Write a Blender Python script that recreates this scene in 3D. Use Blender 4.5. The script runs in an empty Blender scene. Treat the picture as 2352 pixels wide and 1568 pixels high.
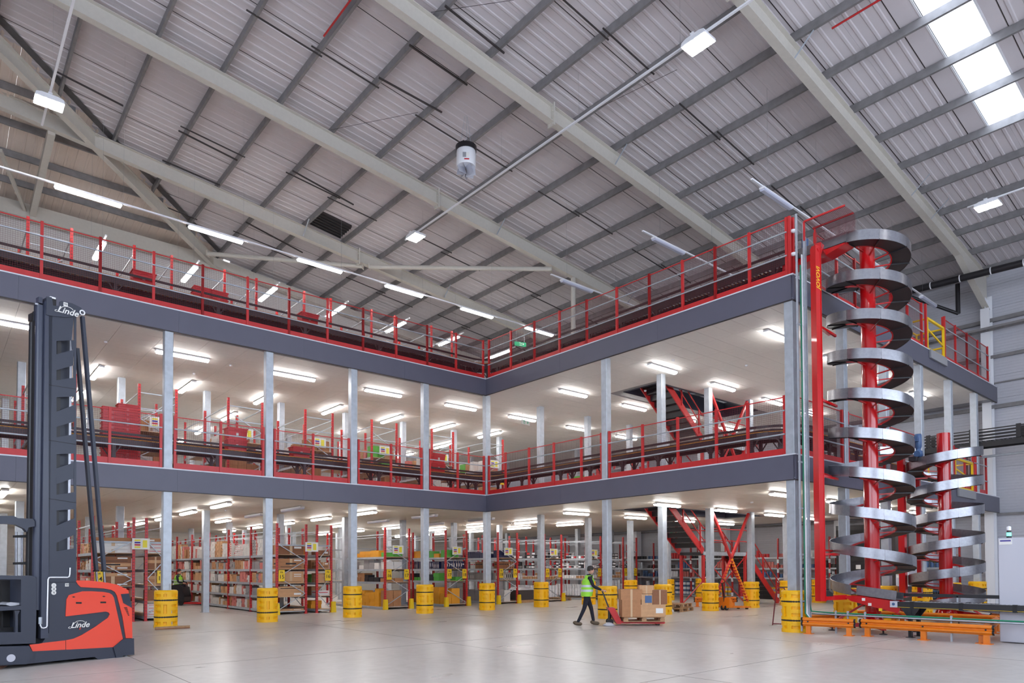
import bpy, bmesh, math, random
import numpy as np
from mathutils import Matrix, Vector
R_ = random.Random(7)
SC = bpy.context.scene
COL = SC.collection
PI = math.pi

# ------------------------------------------------------------------ camera
FPX, CX, CY, YAW, PITCH, ROLL = 1572.63, 1176.0, 1265.63, .7051, .0245, -.0038
EYE = Vector((0, 0, 1.7))
FWD = Vector((math.sin(YAW)*math.cos(PITCH), math.cos(YAW)*math.cos(PITCH), math.sin(PITCH)))
_r = Vector((math.cos(YAW), -math.sin(YAW), 0)); _u = _r.cross(FWD)
RGT = _r*math.cos(ROLL)+_u*math.sin(ROLL); UPV = -_r*math.sin(ROLL)+_u*math.cos(ROLL)
cd = bpy.data.cameras.new('camera'); cam = bpy.data.objects.new('camera', cd); COL.objects.link(cam)
cd.sensor_width = 36; cd.lens = FPX/2352*36; cd.shift_y = (CY-784)/2352; cd.clip_start = .1; cd.clip_end = 300
m = Matrix.Identity(4)
for i in range(3):
    m[i][0] = RGT[i]; m[i][1] = UPV[i]; m[i][2] = -FWD[i]; m[i][3] = EYE[i]
cam.matrix_world = m
SC.camera = cam

# ------------------------------------------------------------------ world, daylight through the rooflights, exposure
W = bpy.data.worlds.new('world'); SC.world = W; W.use_nodes = True
W.node_tree.nodes['Background'].inputs[0].default_value = (.86, .92, 1, 1)
W.node_tree.nodes['Background'].inputs[1].default_value = 5.0
SC.view_settings.view_transform = 'Standard'; SC.view_settings.look = 'None'
SC.view_settings.gamma = 1; SC.view_settings.use_curve_mapping = False
SC.view_settings.exposure = 0.36
SC.cycles.max_bounces = 7; SC.cycles.diffuse_bounces = 4; SC.cycles.glossy_bounces = 3
SC.cycles.transparent_max_bounces = 8; SC.cycles.sample_clamp_indirect = 6
SC.cycles.caustics_reflective = False; SC.cycles.caustics_refractive = False
BATTEN, HIGHBAY = 29.0, 70.0     # lamp luminances

ZB = lambda x: 17.52-.105*x          # underside of the rafters on the main slope
ZS = lambda x: ZB(x)+.78             # underside of the roof sheet
def portal(loc, rot, w, h):
    ld = bpy.data.lights.new('sky_portal', 'AREA'); ld.shape = 'RECTANGLE'; ld.size = w; ld.size_y = h
    ld.cycles.is_portal = True
    o = bpy.data.objects.new('sky_portal', ld); COL.objects.link(o); o.location = loc; o.rotation_euler = rot
def rooflight(x0, x1, y0, y1):
    xm = (x0+x1)/2; portal((xm, (y0+y1)/2, ZS(xm)+.22), (0, math.atan(.105), 0), x1-x0, y1-y0)
SKY = [(-8, 25.5, 5.4, 6.45), (-8, 25.5, -7.6, -6.55), (-8, 25.5, -1.1, -.05)]
for s in SKY: rooflight(*s)
WIN_ADDED = [('front', -9.0, 27.0, 4.0, 11.0), ('left', -9.0, 12.0, 4.0, 11.0)]      # unseen glazing added behind the camera to light roof and fascias
portal((9, -12.05, 7.5), (-PI/2, 0, 0), 36, 7)
portal((-12.05, 1.5, 7.5), (0, -PI/2, 0), 7, 21)

# ------------------------------------------------------------------ helpers
def at(u, v, x=None, y=None, z=None, d=None, pl=None):
    """the point of the place seen at pixel (u, v), on a plane x=, y=, z=, at depth d, or on plane pl=(n, k)"""
    r = FWD+RGT*((u-CX)/FPX)-UPV*((v-CY)/FPX)
    if x is not None: t = (x-EYE.x)/r.x
    elif y is not None: t = (y-EYE.y)/r.y
    elif z is not None: t = (z-EYE.z)/r.z
    elif d is not None: t = d
    else: t = (pl[1]-pl[0].dot(EYE))/pl[0].dot(r)
    return EYE+r*t
MATS = {}
def mat(name, col, rough=.5, metal=0, noise=0, nscale=8, bump=0, bscale=60, emit=None, coat=0, spec=.5, alpha=1):
    if name in MATS: return MATS[name]
    M = bpy.data.materials.new(name); M.use_nodes = True; nt = M.node_tree; b = nt.nodes['Principled BSDF']
    b.inputs['Base Color'].default_value = (*col, 1); b.inputs['Roughness'].default_value = rough
    b.inputs['Metallic'].default_value = metal; b.inputs['Coat Weight'].default_value = coat
    b.inputs['Specular IOR Level'].default_value = spec
    tc = None
    if noise or bump:
        tc = nt.nodes.new('ShaderNodeTexCoord')
    if noise:
        n = nt.nodes.new('ShaderNodeTexNoise'); n.inputs['Scale'].default_value = nscale; n.inputs['Detail'].default_value = 5
        mp = nt.nodes.new('ShaderNodeMapRange'); mp.inputs[3].default_value = 1-noise; mp.inputs[4].default_value = 1+noise
        mp.inputs[1].default_value = .3; mp.inputs[2].default_value = .7
        mx = nt.nodes.new('ShaderNodeVectorMath'); mx.operation = 'SCALE'; mx.inputs[0].default_value = col
        nt.links.new(tc.outputs['Object'], n.inputs['Vector']); nt.links.new(n.outputs[0], mp.inputs[0])
        nt.links.new(mp.outputs[0], mx.inputs['Scale']); nt.links.new(mx.outputs[0], b.inputs['Base Color'])
    if bump:
        n2 = nt.nodes.new('ShaderNodeTexNoise'); n2.inputs['Scale'].default_value = bscale
        bp = nt.nodes.new('ShaderNodeBump'); bp.inputs['Strength'].default_value = bump; bp.inputs['Distance'].default_value = .01
        nt.links.new(tc.outputs['Object'], n2.inputs['Vector']); nt.links.new(n2.outputs[0], bp.inputs['Height'])
        nt.links.new(bp.outputs[0], b.inputs['Normal'])
    if emit:
        b.inputs['Emission Color'].default_value = (*emit[0], 1); b.inputs['Emission Strength'].default_value = emit[1]
    MATS[name] = M
    return M
def srgb(r, g, b):
    f = lambda c: (c/255/12.92) if c/255 <= .04045 else ((c/255+.055)/1.055)**2.4
    return (f(r), f(g), f(b))

class MB:
    """collects boxes, bars, tubes and prisms; build() links them as ONE mesh object"""
    def __init__(s): s.v = []; s.f = []; s.m = []; s.s = []
    def add(s, vs, fs, mi=0, sm=False):
        o = len(s.v); s.v += [tuple(v) for v in vs]
        for f in fs: s.f.append([o+i for i in f]); s.m.append(mi); s.s.append(sm)
        return s
    def box(s, x0, y0, z0, x1, y1, z1, mi=0):
        return s.add([(x0,y0,z0),(x1,y0,z0),(x1,y1,z0),(x0,y1,z0),(x0,y0,z1),(x1,y0,z1),(x1,y1,z1),(x0,y1,z1)],
                     [(3,2,1,0),(4,5,6,7),(0,1,5,4),(1,2,6,5),(2,3,7,6),(3,0,4,7)], mi)
    def bar(s, a, b, w, h=None, mi=0, up=(0,0,1)):
        a = Vector(a); b = Vector(b); h = h or w; d = (b-a).normalized(); up = Vector(up)
        sd = d.cross(up)
        if sd.length < 1e-4: sd = d.cross(Vector((1,0,0)))
        sd.normalize(); u2 = sd.cross(d)
        vs = []
        for p in (a, b):
            for i, j in ((-1,-1),(1,-1),(1,1),(-1,1)): vs.append(p+sd*(w/2*i)+u2*(h/2*j))
        return s.add(vs, [(0,1,2,3),(7,6,5,4),(0,4,5,1),(1,5,6,2),(2,6,7,3),(3,7,4,0)], mi)
    def cyl(s, a, b, r, n=12, r2=None, mi=0, cap=True, sm=True):
        a = Vector(a); b = Vector(b); r2 = r if r2 is None else r2; d = (b-a).normalized()
        x = d.orthogonal().normalized(); y = d.cross(x)
        vs = []
        for p, q in ((a, r), (b, r2)):
            for i in range(n):
                t = 2*PI*i/n; vs.append(p+x*(q*math.cos(t))+y*(q*math.sin(t)))
        s.add(vs, [(i, (i+1)%n, n+(i+1)%n, n+i) for i in range(n)], mi, sm)
        if cap:
            s.add(vs, [tuple(reversed(range(n))), tuple(range(n, 2*n))], mi)
        return s
    def tube(s, pts, r, n=6, mi=0):
        pts = [Vector(p) for p in pts]; rings = []; ref = None
        for i, p in enumerate(pts):
            d = (pts[min(i+1, len(pts)-1)]-pts[max(i-1, 0)]).normalized()
            x = (ref-d*ref.dot(d)) if ref is not None else d.orthogonal()
            x.normalize(); ref = x; y = d.cross(x)
            rings.append([p+x*(r*math.cos(2*PI*k/n))+y*(r*math.sin(2*PI*k/n)) for k in range(n)])
        vs = [v for q in rings for v in q]
        fs = [(i*n+k, i*n+(k+1)%n, (i+1)*n+(k+1)%n, (i+1)*n+k) for i in range(len(pts)-1) for k in range(n)]
        s.add(vs, fs, mi, True); L = len(vs)
        s.add(vs, [tuple(reversed(range(n))), tuple(range(L-n, L))], mi)
        return s
    def prism(s, poly, t0, t1, mi=0, axis='y', caps=(1,1)):
        """poly: (a, b) points; extruded along axis from t0 to t1"""
        f = {'y': lambda p, t: (p[0], t, p[1]), 'x': lambda p, t: (t, p[0], p[1]), 'z': lambda p, t: (p[0], p[1], t)}[axis]
        n = len(poly); vs = [f(p, t0) for p in poly]+[f(p, t1) for p in poly]
        fs = [(i, (i+1)%n, n+(i+1)%n, n+i) for i in range(n)]
        if caps[0]: fs.append(tuple(reversed(range(n))))
        if caps[1]: fs.append(tuple(range(n, 2*n)))
        return s.add(vs, fs, mi)
    def lathe(s, prof, n=16, c=(0,0,0), mi=0, sm=True):
        vs = []
        for r, z in prof:
            for i in range(n):
                t = 2*PI*i/n; vs.append((c[0]+r*math.cos(t), c[1]+r*math.sin(t), c[2]+z))
        fs = [(j*n+i, j*n+(i+1)%n, (j+1)*n+(i+1)%n, (j+1)*n+i) for j in range(len(prof)-1) for i in range(n)]
        s.add(vs, fs, mi, sm); L = len(prof)*n
        if prof[0][0] > .001: s.add(vs, [tuple(reversed(range(n)))], mi)
        if prof[-1][0] > .001: s.add(vs, [tuple(range(L-n, L))], mi)
        return s
    def mesh(s, name, mats):
        me = bpy.data.meshes.new(name); me.from_pydata(s.v, [], s.f)
        for q in (mats if isinstance(mats, (list, tuple)) else [mats]): me.materials.append(q)
        me.polygons.foreach_set('material_index', s.m); me.polygons.foreach_set('use_smooth', s.s)
        bm = bmesh.new(); bm.from_mesh(me); bmesh.ops.recalc_face_normals(bm, faces=bm.faces); bm.to_mesh(me); bm.free()
        me.update(); return me
    def build(s, name, mats, parent=None, loc=None, rz=0):
        return inst(name, s.mesh(name, mats), parent, loc, rz)
def inst(name, me, parent=None, loc=None, rz=0, scale=None):
    o = bpy.data.objects.new(name, me); COL.objects.link(o)
    if parent: o.parent = parent
    if loc is not None: o.location = loc
    if rz: o.rotation_euler = (0, 0, rz)
    if scale: o.scale = scale
    return o
def tag(o, label=None, cat=None, group=None, kind=None):
    if label: o['label'] = label
    if cat: o['category'] = cat
    if group: o['group'] = group
    if kind: o['kind'] = kind
    return o
def thing(name, label, cat, loc=(0,0,0), rz=0, group=None):
    o = bpy.data.objects.new(name, None); COL.objects.link(o); o.location = loc; o.rotation_euler = (0,0,rz)
    o.empty_display_size = .1
    return tag(o, label, cat, group)
def kids(o): return KIDS.get(o.name, [])
KIDS = {}
def copy_tree(o, parent=None, loc=None, rz=None, label=None, group=None):
    c = o.copy(); COL.objects.link(c); c.parent = parent
    if loc is not None: c.location = loc
    if rz is not None: c.rotation_euler = (0,0,rz)
    if label: c['label'] = label
    if group: c['group'] = group
    for ch in o.children: copy_tree(ch, c)
    return c
FONTC = {}
def text(body, size, M, parent, loc, rot, name='lettering', ext=.002, shear=0, key=None, align='CENTER'):
    k = (body, size, M.name, shear)
    if k not in FONTC:
        c = bpy.data.curves.new(name, 'FONT'); c.body = body; c.size = size; c.extrude = ext; c.align_x = align; c.align_y = 'CENTER'
        c.shear = shear; c.offset = .012*size*10*(.12 if body == 'Linde' else .06); c.materials.append(M); c.resolution_u = 3
        tmp = bpy.data.objects.new('tmp', c); FONTC[k] = bpy.data.meshes.new_from_object(tmp); bpy.data.objects.remove(tmp)
    o = bpy.data.objects.new(name, FONTC[k]); COL.objects.link(o); o.parent = parent; o.location = loc; o.rotation_euler = rot
    return o
ORD = ['first','second','third','fourth','fifth','sixth','seventh','eighth','ninth','tenth','eleventh','twelfth','thirteenth','fourteenth','fifteenth','sixteenth','seventeenth','eighteenth','nineteenth','twentieth']
NW = {'14':'fourteen','15':'fifteen','16':'sixteen','17':'seventeen','18':'eighteen','19':'nineteen','20':'twenty','21':'twenty-one','22':'twenty-two'}
def nth(i):
    return ORD[i] if i < 20 else {20:'twenty-first',21:'twenty-second',22:'twenty-third',23:'twenty-fourth',24:'twenty-fifth',25:'twenty-sixth',26:'twenty-seventh',27:'twenty-eighth',28:'twenty-ninth'}.get(i, 'far %s' % ORD[(i-29) % 20])

# ------------------------------------------------------------------ materials
RED = mat('red_paint', srgb(192,40,42), .38, noise=.06)
REDG = mat('red_gloss', srgb(196,14,20), .2, coat=.5)
DRED = mat('dark_red_paint', srgb(116,40,48), .4)
YEL = mat('yellow_plastic', srgb(246,186,8), .42, noise=.05, nscale=3)
YELP = mat('yellow_paint', srgb(236,196,20), .4)
ORG = mat('orange_paint', srgb(226,124,24), .38, noise=.06)
BLK = mat('black_rubber', srgb(26,24,26), .6)
BLK2 = mat('black_steel', srgb(34,32,36), .4)
CONV = mat('dark_conveyor_frame', srgb(44,32,36), .38)
NAVY = mat('anthracite_paint', srgb(50,54,68), .38)
FASC = mat('slate_blue_cladding', srgb(92,91,106), .42, noise=.03, nscale=2)
TRIM = mat('pale_edge_trim', srgb(214,216,224), .35)
GALV = mat('galvanised_steel', srgb(182,188,196), .42, metal=.35, noise=.1, nscale=6)
GALVD = mat('dull_galvanised_purlin', srgb(136,133,134), .5, metal=.2, noise=.14, nscale=4)
DARKS = mat('dark_steel', srgb(70,64,64), .5, metal=.3)
STEEL = mat('brushed_steel', srgb(156,156,162), .3, metal=.95, noise=.1, nscale=14)
CREAM = mat('cream_rafter_paint', srgb(206,200,190), .5, noise=.03)
WHITE = mat('white_enamel', srgb(240,240,244), .35)
SHEET = mat('liner_sheet', srgb(212,205,208), .55, noise=.03, nscale=1.5)
SHEETW = mat('warm_liner_sheet', srgb(230,214,202), .55, noise=.03, nscale=1.5)
WALLM = mat('wall_cladding', srgb(196,196,204), .5, noise=.02)
WALLB = mat('back_wall_cladding', srgb(222,218,214), .5, noise=.02)
TILE = mat('soffit_tile', srgb(238,234,230), .6, noise=.02)
TILE2 = mat('glossy_soffit_board', srgb(230,222,210), .42, noise=.03, nscale=3)
DECK = mat('deck_board', srgb(206,202,198), .6, noise=.08)
BOARD = mat('chipboard', srgb(190,158,124), .6, noise=.12, nscale=20)
WOOD = mat('pallet_wood', srgb(170,132,96), .7, noise=.2, nscale=10)
CARD = mat('brown_cardboard', srgb(176,124,84), .7, noise=.08, nscale=5)
CARD2 = mat('light_cardboard', srgb(200,154,112), .7, noise=.08, nscale=5)
CARD3 = mat('dark_cardboard', srgb(140,92,62), .7, noise=.08, nscale=5)
TAPE = mat('packing_tape', srgb(206,172,134), .35)
PAPER = mat('white_paper', srgb(232,230,226), .5)
PRINTD = mat('dark_print', srgb(40,36,40), .6)
PRINTB = mat('blue_print', srgb(70,60,150), .6)
PRINTR = mat('red_print', srgb(200,52,60), .6)
PRINTY = mat('yellow_print', srgb(238,222,70), .6)
TOTE = mat('red_tote_plastic', srgb(206,38,44), .36)
GRN = mat('green_box', srgb(86,170,66), .5)
ORB = mat('orange_box', srgb(232,160,40), .5)
WBX = mat('white_box', srgb(220,216,212), .5)
GBX = mat('grey_box', srgb(150,146,146), .5)
NBX = mat('navy_box', srgb(32,38,78), .45)
PBX = mat('pink_box', srgb(206,120,112), .5)
DBX = mat('black_box', srgb(36,34,40), .45)
HIVIS = mat('hi_vis_green', srgb(150,214,60), .7)
REFL = mat('reflective_tape', srgb(196,200,206), .35)
CLOTH = mat('navy_workwear', srgb(26,26,38), .85)
SKIN = mat('skin', srgb(206,156,132), .6)
HAIR = mat('dark_hair', srgb(44,38,36), .8)
BOOT = mat('brown_boot', srgb(92,76,58), .7)
BLUEM = mat('blue_motor', srgb(70,98,140), .35)
FKO = mat('forklift_orange', srgb(236,70,44), .3, coat=.3)
GLASSD = mat('dark_glass', srgb(52,58,72), .1)
GREEN = mat('green_cable', srgb(30,130,96), .5)
SIGNG = mat('green_sign', srgb(16,140,92), .4, emit=((.02,.42,.22), .25))
LED = mat('batten_diffuser', (1,1,1), .4, emit=((1,.98,.955), BATTEN))
LEDH = mat('high_bay_diffuser', (1,1,1), .4, emit=((1,.97,.93), HIGHBAY))
LEDOFF = mat('unlit_diffuser', srgb(206,208,226), .3)
GREY = mat('grey_plastic', srgb(150,150,154), .5)
CAB = mat('pale_grey_cabinet', srgb(196,196,206), .5)
HAZ = mat('orange_hazard_tape', srgb(240,150,30), .5)

# ================================================================== SETTING
X0, Y0, Y1, X1 = 17.24, 21.86, 8.82, 34.96       # deck edges: right face x, left face y, third face y, far end x
D1 = (4.00, 4.67); D2 = (8.75, 9.42)              # soffit / deck level
WX, WY = 35.35, 35.1                              # right wall; wall above the upper deck
WB = 46.2                                         # the storeys run on beneath a lower roof to this wall
GX = lambda k: 17.36+3.01*k                       # column grid
GY = (8.94, 15.46, 21.98, 28.5, 35.02, 41.54)
OPX = (21.2, 28.4); OPY = (16.2, 17.95)           # stair opening

# floor ---------------------------------------------------------------
FLM = bpy.data.materials.new('polished_concrete'); FLM.use_nodes = True
nt = FLM.node_tree; bs = nt.nodes['Principled BSDF']; tc = nt.nodes.new('ShaderNodeTexCoord')
def N(t, **k):
    n = nt.nodes.new(t)
    for a, b in k.items(): n.inputs[a].default_value = b
    return n
n1 = N('ShaderNodeTexNoise', Scale=.35, Detail=6); n2 = N('ShaderNodeTexNoise', Scale=5, Detail=8)
mpv = N('ShaderNodeMapping'); mpv.inputs['Rotation'].default_value = (0, 0, -.6); mpv.inputs['Scale'].default_value = (.25, .7, 1)
n3 = N('ShaderNodeTexNoise', Scale=1.3, Detail=7)
r1 = N('ShaderNodeValToRGB'); r1.color_ramp.elements[0].position = .32; r1.color_ramp.elements[1].position = .68
r1.color_ramp.elements[0].color = (*srgb(184,177,170), 1); r1.color_ramp.elements[1].color = (*srgb(206,200,195), 1)
mx1 = nt.nodes.new('ShaderNodeMix'); mx1.data_type = 'RGBA'; mx1.blend_type = 'MULTIPLY'; mx1.inputs[0].default_value = .2
r3 = N('ShaderNodeMapRange'); r3.inputs[1].default_value = .35; r3.inputs[2].default_value = .7; r3.inputs[3].default_value = .82; r3.inputs[4].default_value = 1.05
ad = nt.nodes.new('ShaderNodeMath'); ad.operation = 'ADD'; ml = nt.nodes.new('ShaderNodeMath'); ml.operation = 'MULTIPLY'; ml.inputs[1].default_value = .5
L = nt.links.new
L(tc.outputs['Object'], n1.inputs['Vector']); L(tc.outputs['Object'], n2.inputs['Vector']); L(tc.outputs['Object'], mpv.inputs[0]); L(mpv.outputs[0], n3.inputs['Vector'])
L(n1.outputs[0], ad.inputs[0]); L(n2.outputs[0], ad.inputs[1]); L(ad.outputs[0], ml.inputs[0]); L(ml.outputs[0], r1.inputs[0])
L(n3.outputs[0], r3.inputs[0]); L(r1.outputs[0], mx1.inputs['A']); L(r3.outputs[0], mx1.inputs['B']); L(mx1.outputs['Result'], bs.inputs['Base Color'])
r4 = N('ShaderNodeMapRange'); r4.inputs[1].default_value = .3; r4.inputs[2].default_value = .7; r4.inputs[3].default_value = .27; r4.inputs[4].default_value = .36
L(n3.outputs[0], r4.inputs[0]); L(r4.outputs[0], bs.inputs['Roughness'])
bp = N('ShaderNodeBump', Strength=.12, Distance=.004); L(n2.outputs[0], bp.inputs['Height']); L(bp.outputs[0], bs.inputs['Normal'])
XW0, YW0 = -12, -12
tag(MB().box(XW0, YW0, -.2, WX+.1, WB+.1, 0).build('floor', FLM), kind='structure')
# saw-cut joints, recessed strips of darker sealant set flush in the slab
jm = mat('joint_sealant', srgb(120,112,106), .6)
mb = MB()
for y in (6.5, 13, 19.5): mb.box(XW0, y-.006, -.01, WX, y+.006, .0015)
for x in (3, 9, 15, 21, 27): mb.box(x-.006, YW0, -.01, x+.006, WY, .0015)
tag(mb.build('trim_1', jm), kind='structure')

# outer walls, each clad with long horizontal panels -----------------------
def clad_panel(L_, h, nrib, M, name):
    m_ = MB(); n = nrib; prof = []
    for i in range(n):
        a = h*i/n; b = h*(i+1)/n
        prof += [(0, a+.006), (.005, a+.02), (.005, b-.02), (0, b-.006)]
    poly = [(-.02, .004)]+[(p, z) for p, z in prof]+[(-.02, h-.004)]
    m_.prism(poly, 0.004, L_-.004, axis='y')
    # prism axis y gives (a, t, b): a = outwards, b = up
    return m_.mesh(name, M)
def wall(name, M, org, ang, length, heights, seg, out, zoff=0):
    """core slab plus panels; org: start on the floor, ang: direction along the wall"""
    w = MB(); w.box(-.14, 0, 0, -.02, length, heights*1.0).mesh
    o = w.build(name, M, loc=org, rz=ang); tag(o, kind='structure')
    me = clad_panel(seg, 1.0, 8, M, name+'_panel')
    n = int(math.ceil(length/seg))
    for j in range(int(heights)):
        for i in range(n): inst('cladding_panel', me, o, (0, i*seg, j+zoff))
    return o
wall('wall_right', WALLM, (WX, YW0, 0), 0, WB-YW0, 15, (WB-YW0)/9.0, 1)
bpy.data.objects['wall_right'].scale = (-1, 1, 1)
wb = wall('wall_back', WALLB, (WX, WY, D2[1]-.05), PI/2, WX-XW0, 9, (WX-XW0)/7.0, 1)
wb.scale = (-1, 1, 1)
wb = wall('wall_back_lower', WALLB, (WX, WB, 0), PI/2, WX-XW0, 10, (WX-XW0)/7.0, 1)
wb.scale = (-1, 1, 1)
m_ = MB(); _, a, b, c, d_ = WIN_ADDED[1]
m_.box(XW0-.2, YW0, 0, XW0, WB, c); m_.box(XW0-.2, YW0, d_, XW0, WB, 19.5); m_.box(XW0-.2, YW0, c, XW0, a, d_); m_.box(XW0-.2, b, c, XW0, WB, d_)
tag(m_.build('wall_left', WALLM), kind='structure')
m_ = MB(); _, a, b, c, d_ = WIN_ADDED[0]
m_.box(XW0, YW0-.2, 0, WX, YW0, c); m_.box(XW0, YW0-.2, d_, WX, YW0, 19.5); m_.box(XW0, YW0-.2, c, a, YW0, d_); m_.box(b, YW0-.2, c, WX, YW0, d_)
tag(m_.build('wall_front', WALLM), kind='structure')
# girts along the right wall
g = thing('wall_girts', 'grey steel rails running along the right outer wall', 'rail', (0,0,0))
for z, h, d_ in ((3.9,.10,.1),(8.55,.16,.14),(9.65,.05,.06),(10.75,.14,.12),(12.35,.16,.16)):
    m_ = MB().box(WX-.04-d_, YW0, z, WX-.02, WY, z+h); m_.build('girt', GALVD, g)
# cable ladder under the eaves
m_ = MB()
for y in (34.4, 34.75): m_.box(y, YW0+1, 11.85, y+.03, WY-1, 11.95)
k = YW0+1.2
while k < WY-1.2: m_.box(34.4, k, 11.86, 34.78, k+.02, 11.88); k += .3
tag(m_.build('cable_ladder', GALVD), 'long grey cable ladder under the eaves of the right outer wall', 'cable tray')

# roof ----------------------------------------------------------------------
roof = thing('ceiling', None, None); roof['kind'] = 'structure'
PX0, PP = 19.81-1.85*17, 1.85     # purlin lines
NP = 26
def ribbed(L_, w, M, name, dz=0):
    """liner sheet: runs along +x for L_, w wide in y, three low ribs on the underside"""
    prof = [(0,0)]
    for i in range(3):
        c = w*(i+.5)/3
        prof += [(c-.055,0),(c-.03,-.018),(c+.03,-.018),(c+.055,0)]
    prof += [(w-.006,0),(w-.006,.05),(0,.05)]
    return MB().prism(prof, 0, L_, axis='x').mesh(name, M)
SEG = 4*PP/math.cos(math.atan(.105))
me_sheet = ribbed(SEG-.01, 1.0, SHEET, 'roof_sheet')
tilt = math.atan(.105)
for j in range(-12, 36):
    y = j*1.0
    for i in range(7):
        xa = PX0+i*4*PP-1.85*.0
        xb = xa+4*PP
        if j >= 24 and xb < (j-24.2)-8: continue
        if any(s[2]-.2 < y+.5 < s[3]+.2 for s in SKY) and xb > -8 and xa < 25.5:
            # sheet pieces beside the rooflight, cut where it stands
            s = [q for q in SKY if q[2]-.2 < y+.5 < q[3]+.2][0]
            lo, hi = y, y+1.0
            if s[2] > lo: hi = min(hi, s[2])
            if s[3] < lo+1.0 and not s[2] > lo: lo = max(lo, s[3])
            if xa < 25.5 < xb:
                inst('roof_panel', me_sheet, roof, (25.5, y, ZS(25.5))).rotation_euler = (0, tilt, 0)
                roof_cut = MB().box(0, 0, 0, (25.5-xa)/math.cos(tilt), hi-lo, .05)
            else: roof_cut = MB().box(0, 0, 0, SEG-.01, hi-lo, .05)
            if hi-lo > .05:
                o = roof_cut.build('roof_panel', SHEET, roof, (xa, lo, ZS(xa))); o.rotation_euler = (0, tilt, 0)
            continue
        # the hipped end: x < y-24.2 belongs to the end slope
        if y >= 26.0 and xa < y-24.2:
            x2 = y-24.2+.5
            if xb <= x2: continue
            o = MB().prism([(0,0),(1.0,0),(1.0,.05),(0,.05)], 0, (xb-x2)/math.cos(tilt), axis='x').build('roof_panel', SHEET, roof, (x2, y, ZS(x2))); o.rotation_euler = (0, tilt, 0)
            me2 = ribbed((xb-x2)/math.cos(tilt), 1.0, SHEET, 'roof_sheet_cut'); o.data = me2
            continue
        o = inst('roof_panel', me_sheet, roof, (xa, y, ZS(xa))); o.rotation_euler = (0, tilt, 0)
# end slope: z falls with y; meets the main slope where x = y-24.2
ZE = lambda y: ZS(y-24.2)
me_e = {}
for i in range(-12, 12):
    x = float(i); ya = max(x+24.2, 20.0) if x < 2 else x+24.2
    ya = max(x+24.2, 19.0)
    if ya > WY: break
    Ln = (WY-ya+.6)/math.cos(tilt)
    me2 = ribbed(Ln, 1.0, SHEETW, 'end_sheet')
    o = inst('roof_panel', me2, roof, (x+1, ya-.4, ZE(ya-.4)+.01)); o.rotation_euler = (0, tilt, PI/2)
# purlins (C section)
def csec(w, h): return [(-w/2,-h/2),(w/2,-h/2),(w/2,-h/2+.03),(-w/2+.012,-h/2+.012),(-w/2+.012,h/2-.012),(w/2,h/2-.03),(w/2,h/2),(-w/2,h/2)]
for k in range(1, NP):
    x = PX0+PP*k
    if x > WX: break
    yend = min(WY, max(x+24.2, 20)) if x < 11 else WY
    MB().prism([(x+a, ZS(x)-.135+b) for a, b in csec(.08,.24)], YW0, yend, axis='y').build('purlin', GALVD, roof)
for y in (27.9, 29.75, 31.6, 33.4):
    MB().prism([(y+a, ZE(y)-.135+b) for a, b in csec(.08,.24)], XW0, y-24.2, axis='x').build('purlin', GALVD, roof)
# sag bars, thin dark struts from purlin to purlin
mb = MB()
for y in (12.3, 18.8, 25.4, 31.4):
    for k in range(10, 27):
        x = PX0+PP*k
        if (k*7+int(y))%3: mb.bar((x-.3, y+.15*((k*5)%3), ZS(x-.3)-.26), (x+PP+.1, y+.15*((k*5)%3), ZS(x+PP+.1)-.26), .035)
for u0,v0,u1,v1 in ((410,300,545,368),(130,165,283,243),(870,178,1015,258),(940,103,1073,195),(1022,13,1158,122),(373,368,505,425),(672,392,812,470),(565,510,695,580)):
    pl = (Vector((.105,0,1)), 17.52+.5)
    a = at(u0, v0, pl=pl); b = at(u1, v1, pl=pl); mb.bar(a, b, .045)
mb.build('sag_bars', DARKS, roof)['kind'] = 'stuff'
# lap joints between the sheets
for y in range(-11, 35, 2):
    x0_ = max(-11, y-24.2+.3) if y > 24 else -11
    o = MB().box(0, -.012, -.004, (WX-x0_)/math.cos(tilt), .012, 0).build('lap_joint', DARKS, roof, (x0_, y, ZS(x0_)-.002)); o.rotation_euler = (0, tilt, 0)
# thin brace wires
mb = MB()
pl = (Vector((.105,0,1)), 17.52+.45)
for u0,v0,u1,v1 in ((760,298,960,258),(990,28,1180,0),(1330,270,1555,160)): mb.tube([at(u0,v0,pl=pl), at(u1,v1,pl=pl)], .006, 4)
mb.build('brace_wire', DARKS, roof)
# rooflight panes
gm = bpy.data.materials.new('rooflight_panel'); gm.use_nodes = True; t_ = gm.node_tree
t_.nodes.remove(t_.nodes['Principled BSDF']); tb = t_.nodes.new('ShaderNodeBsdfTransparent'); gb = t_.nodes.new('ShaderNodeBsdfGlossy'); ms = t_.nodes.new('ShaderNodeMixShader')
ms.inputs[0].default_value = .06; tb.inputs[0].default_value = (.93,.96,1,1)
t_.links.new(tb.outputs[0], ms.inputs[1]); t_.links.new(gb.outputs[0], ms.inputs[2]); t_.links.new(ms.outputs[0], t_.nodes['Material Output'].inputs[0])
for n_, (ax, a, b, c, d_) in enumerate(WIN_ADDED):
    fr = tag(thing('window_%d' % (n_+4), None, None), kind='structure'); k = a  # added window bands, out of view, letting daylight in
    while k < b-.1:
        if ax == 'front': MB().box(k+.04, YW0-.12, c+.04, k+2.96, YW0-.1, d_-.04).build('pane', gm, fr); MB().box(k-.04, YW0-.16, c, k+.04, YW0-.04, d_).build('mullion', WHITE, fr)
        else: MB().box(XW0-.12, k+.04, c+.04, XW0-.1, k+2.96, d_-.04).build('pane', gm, fr); MB().box(XW0-.16, k-.04, c, XW0-.04, k+.04, d_).build('mullion', WHITE, fr)
        k += 3
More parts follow.
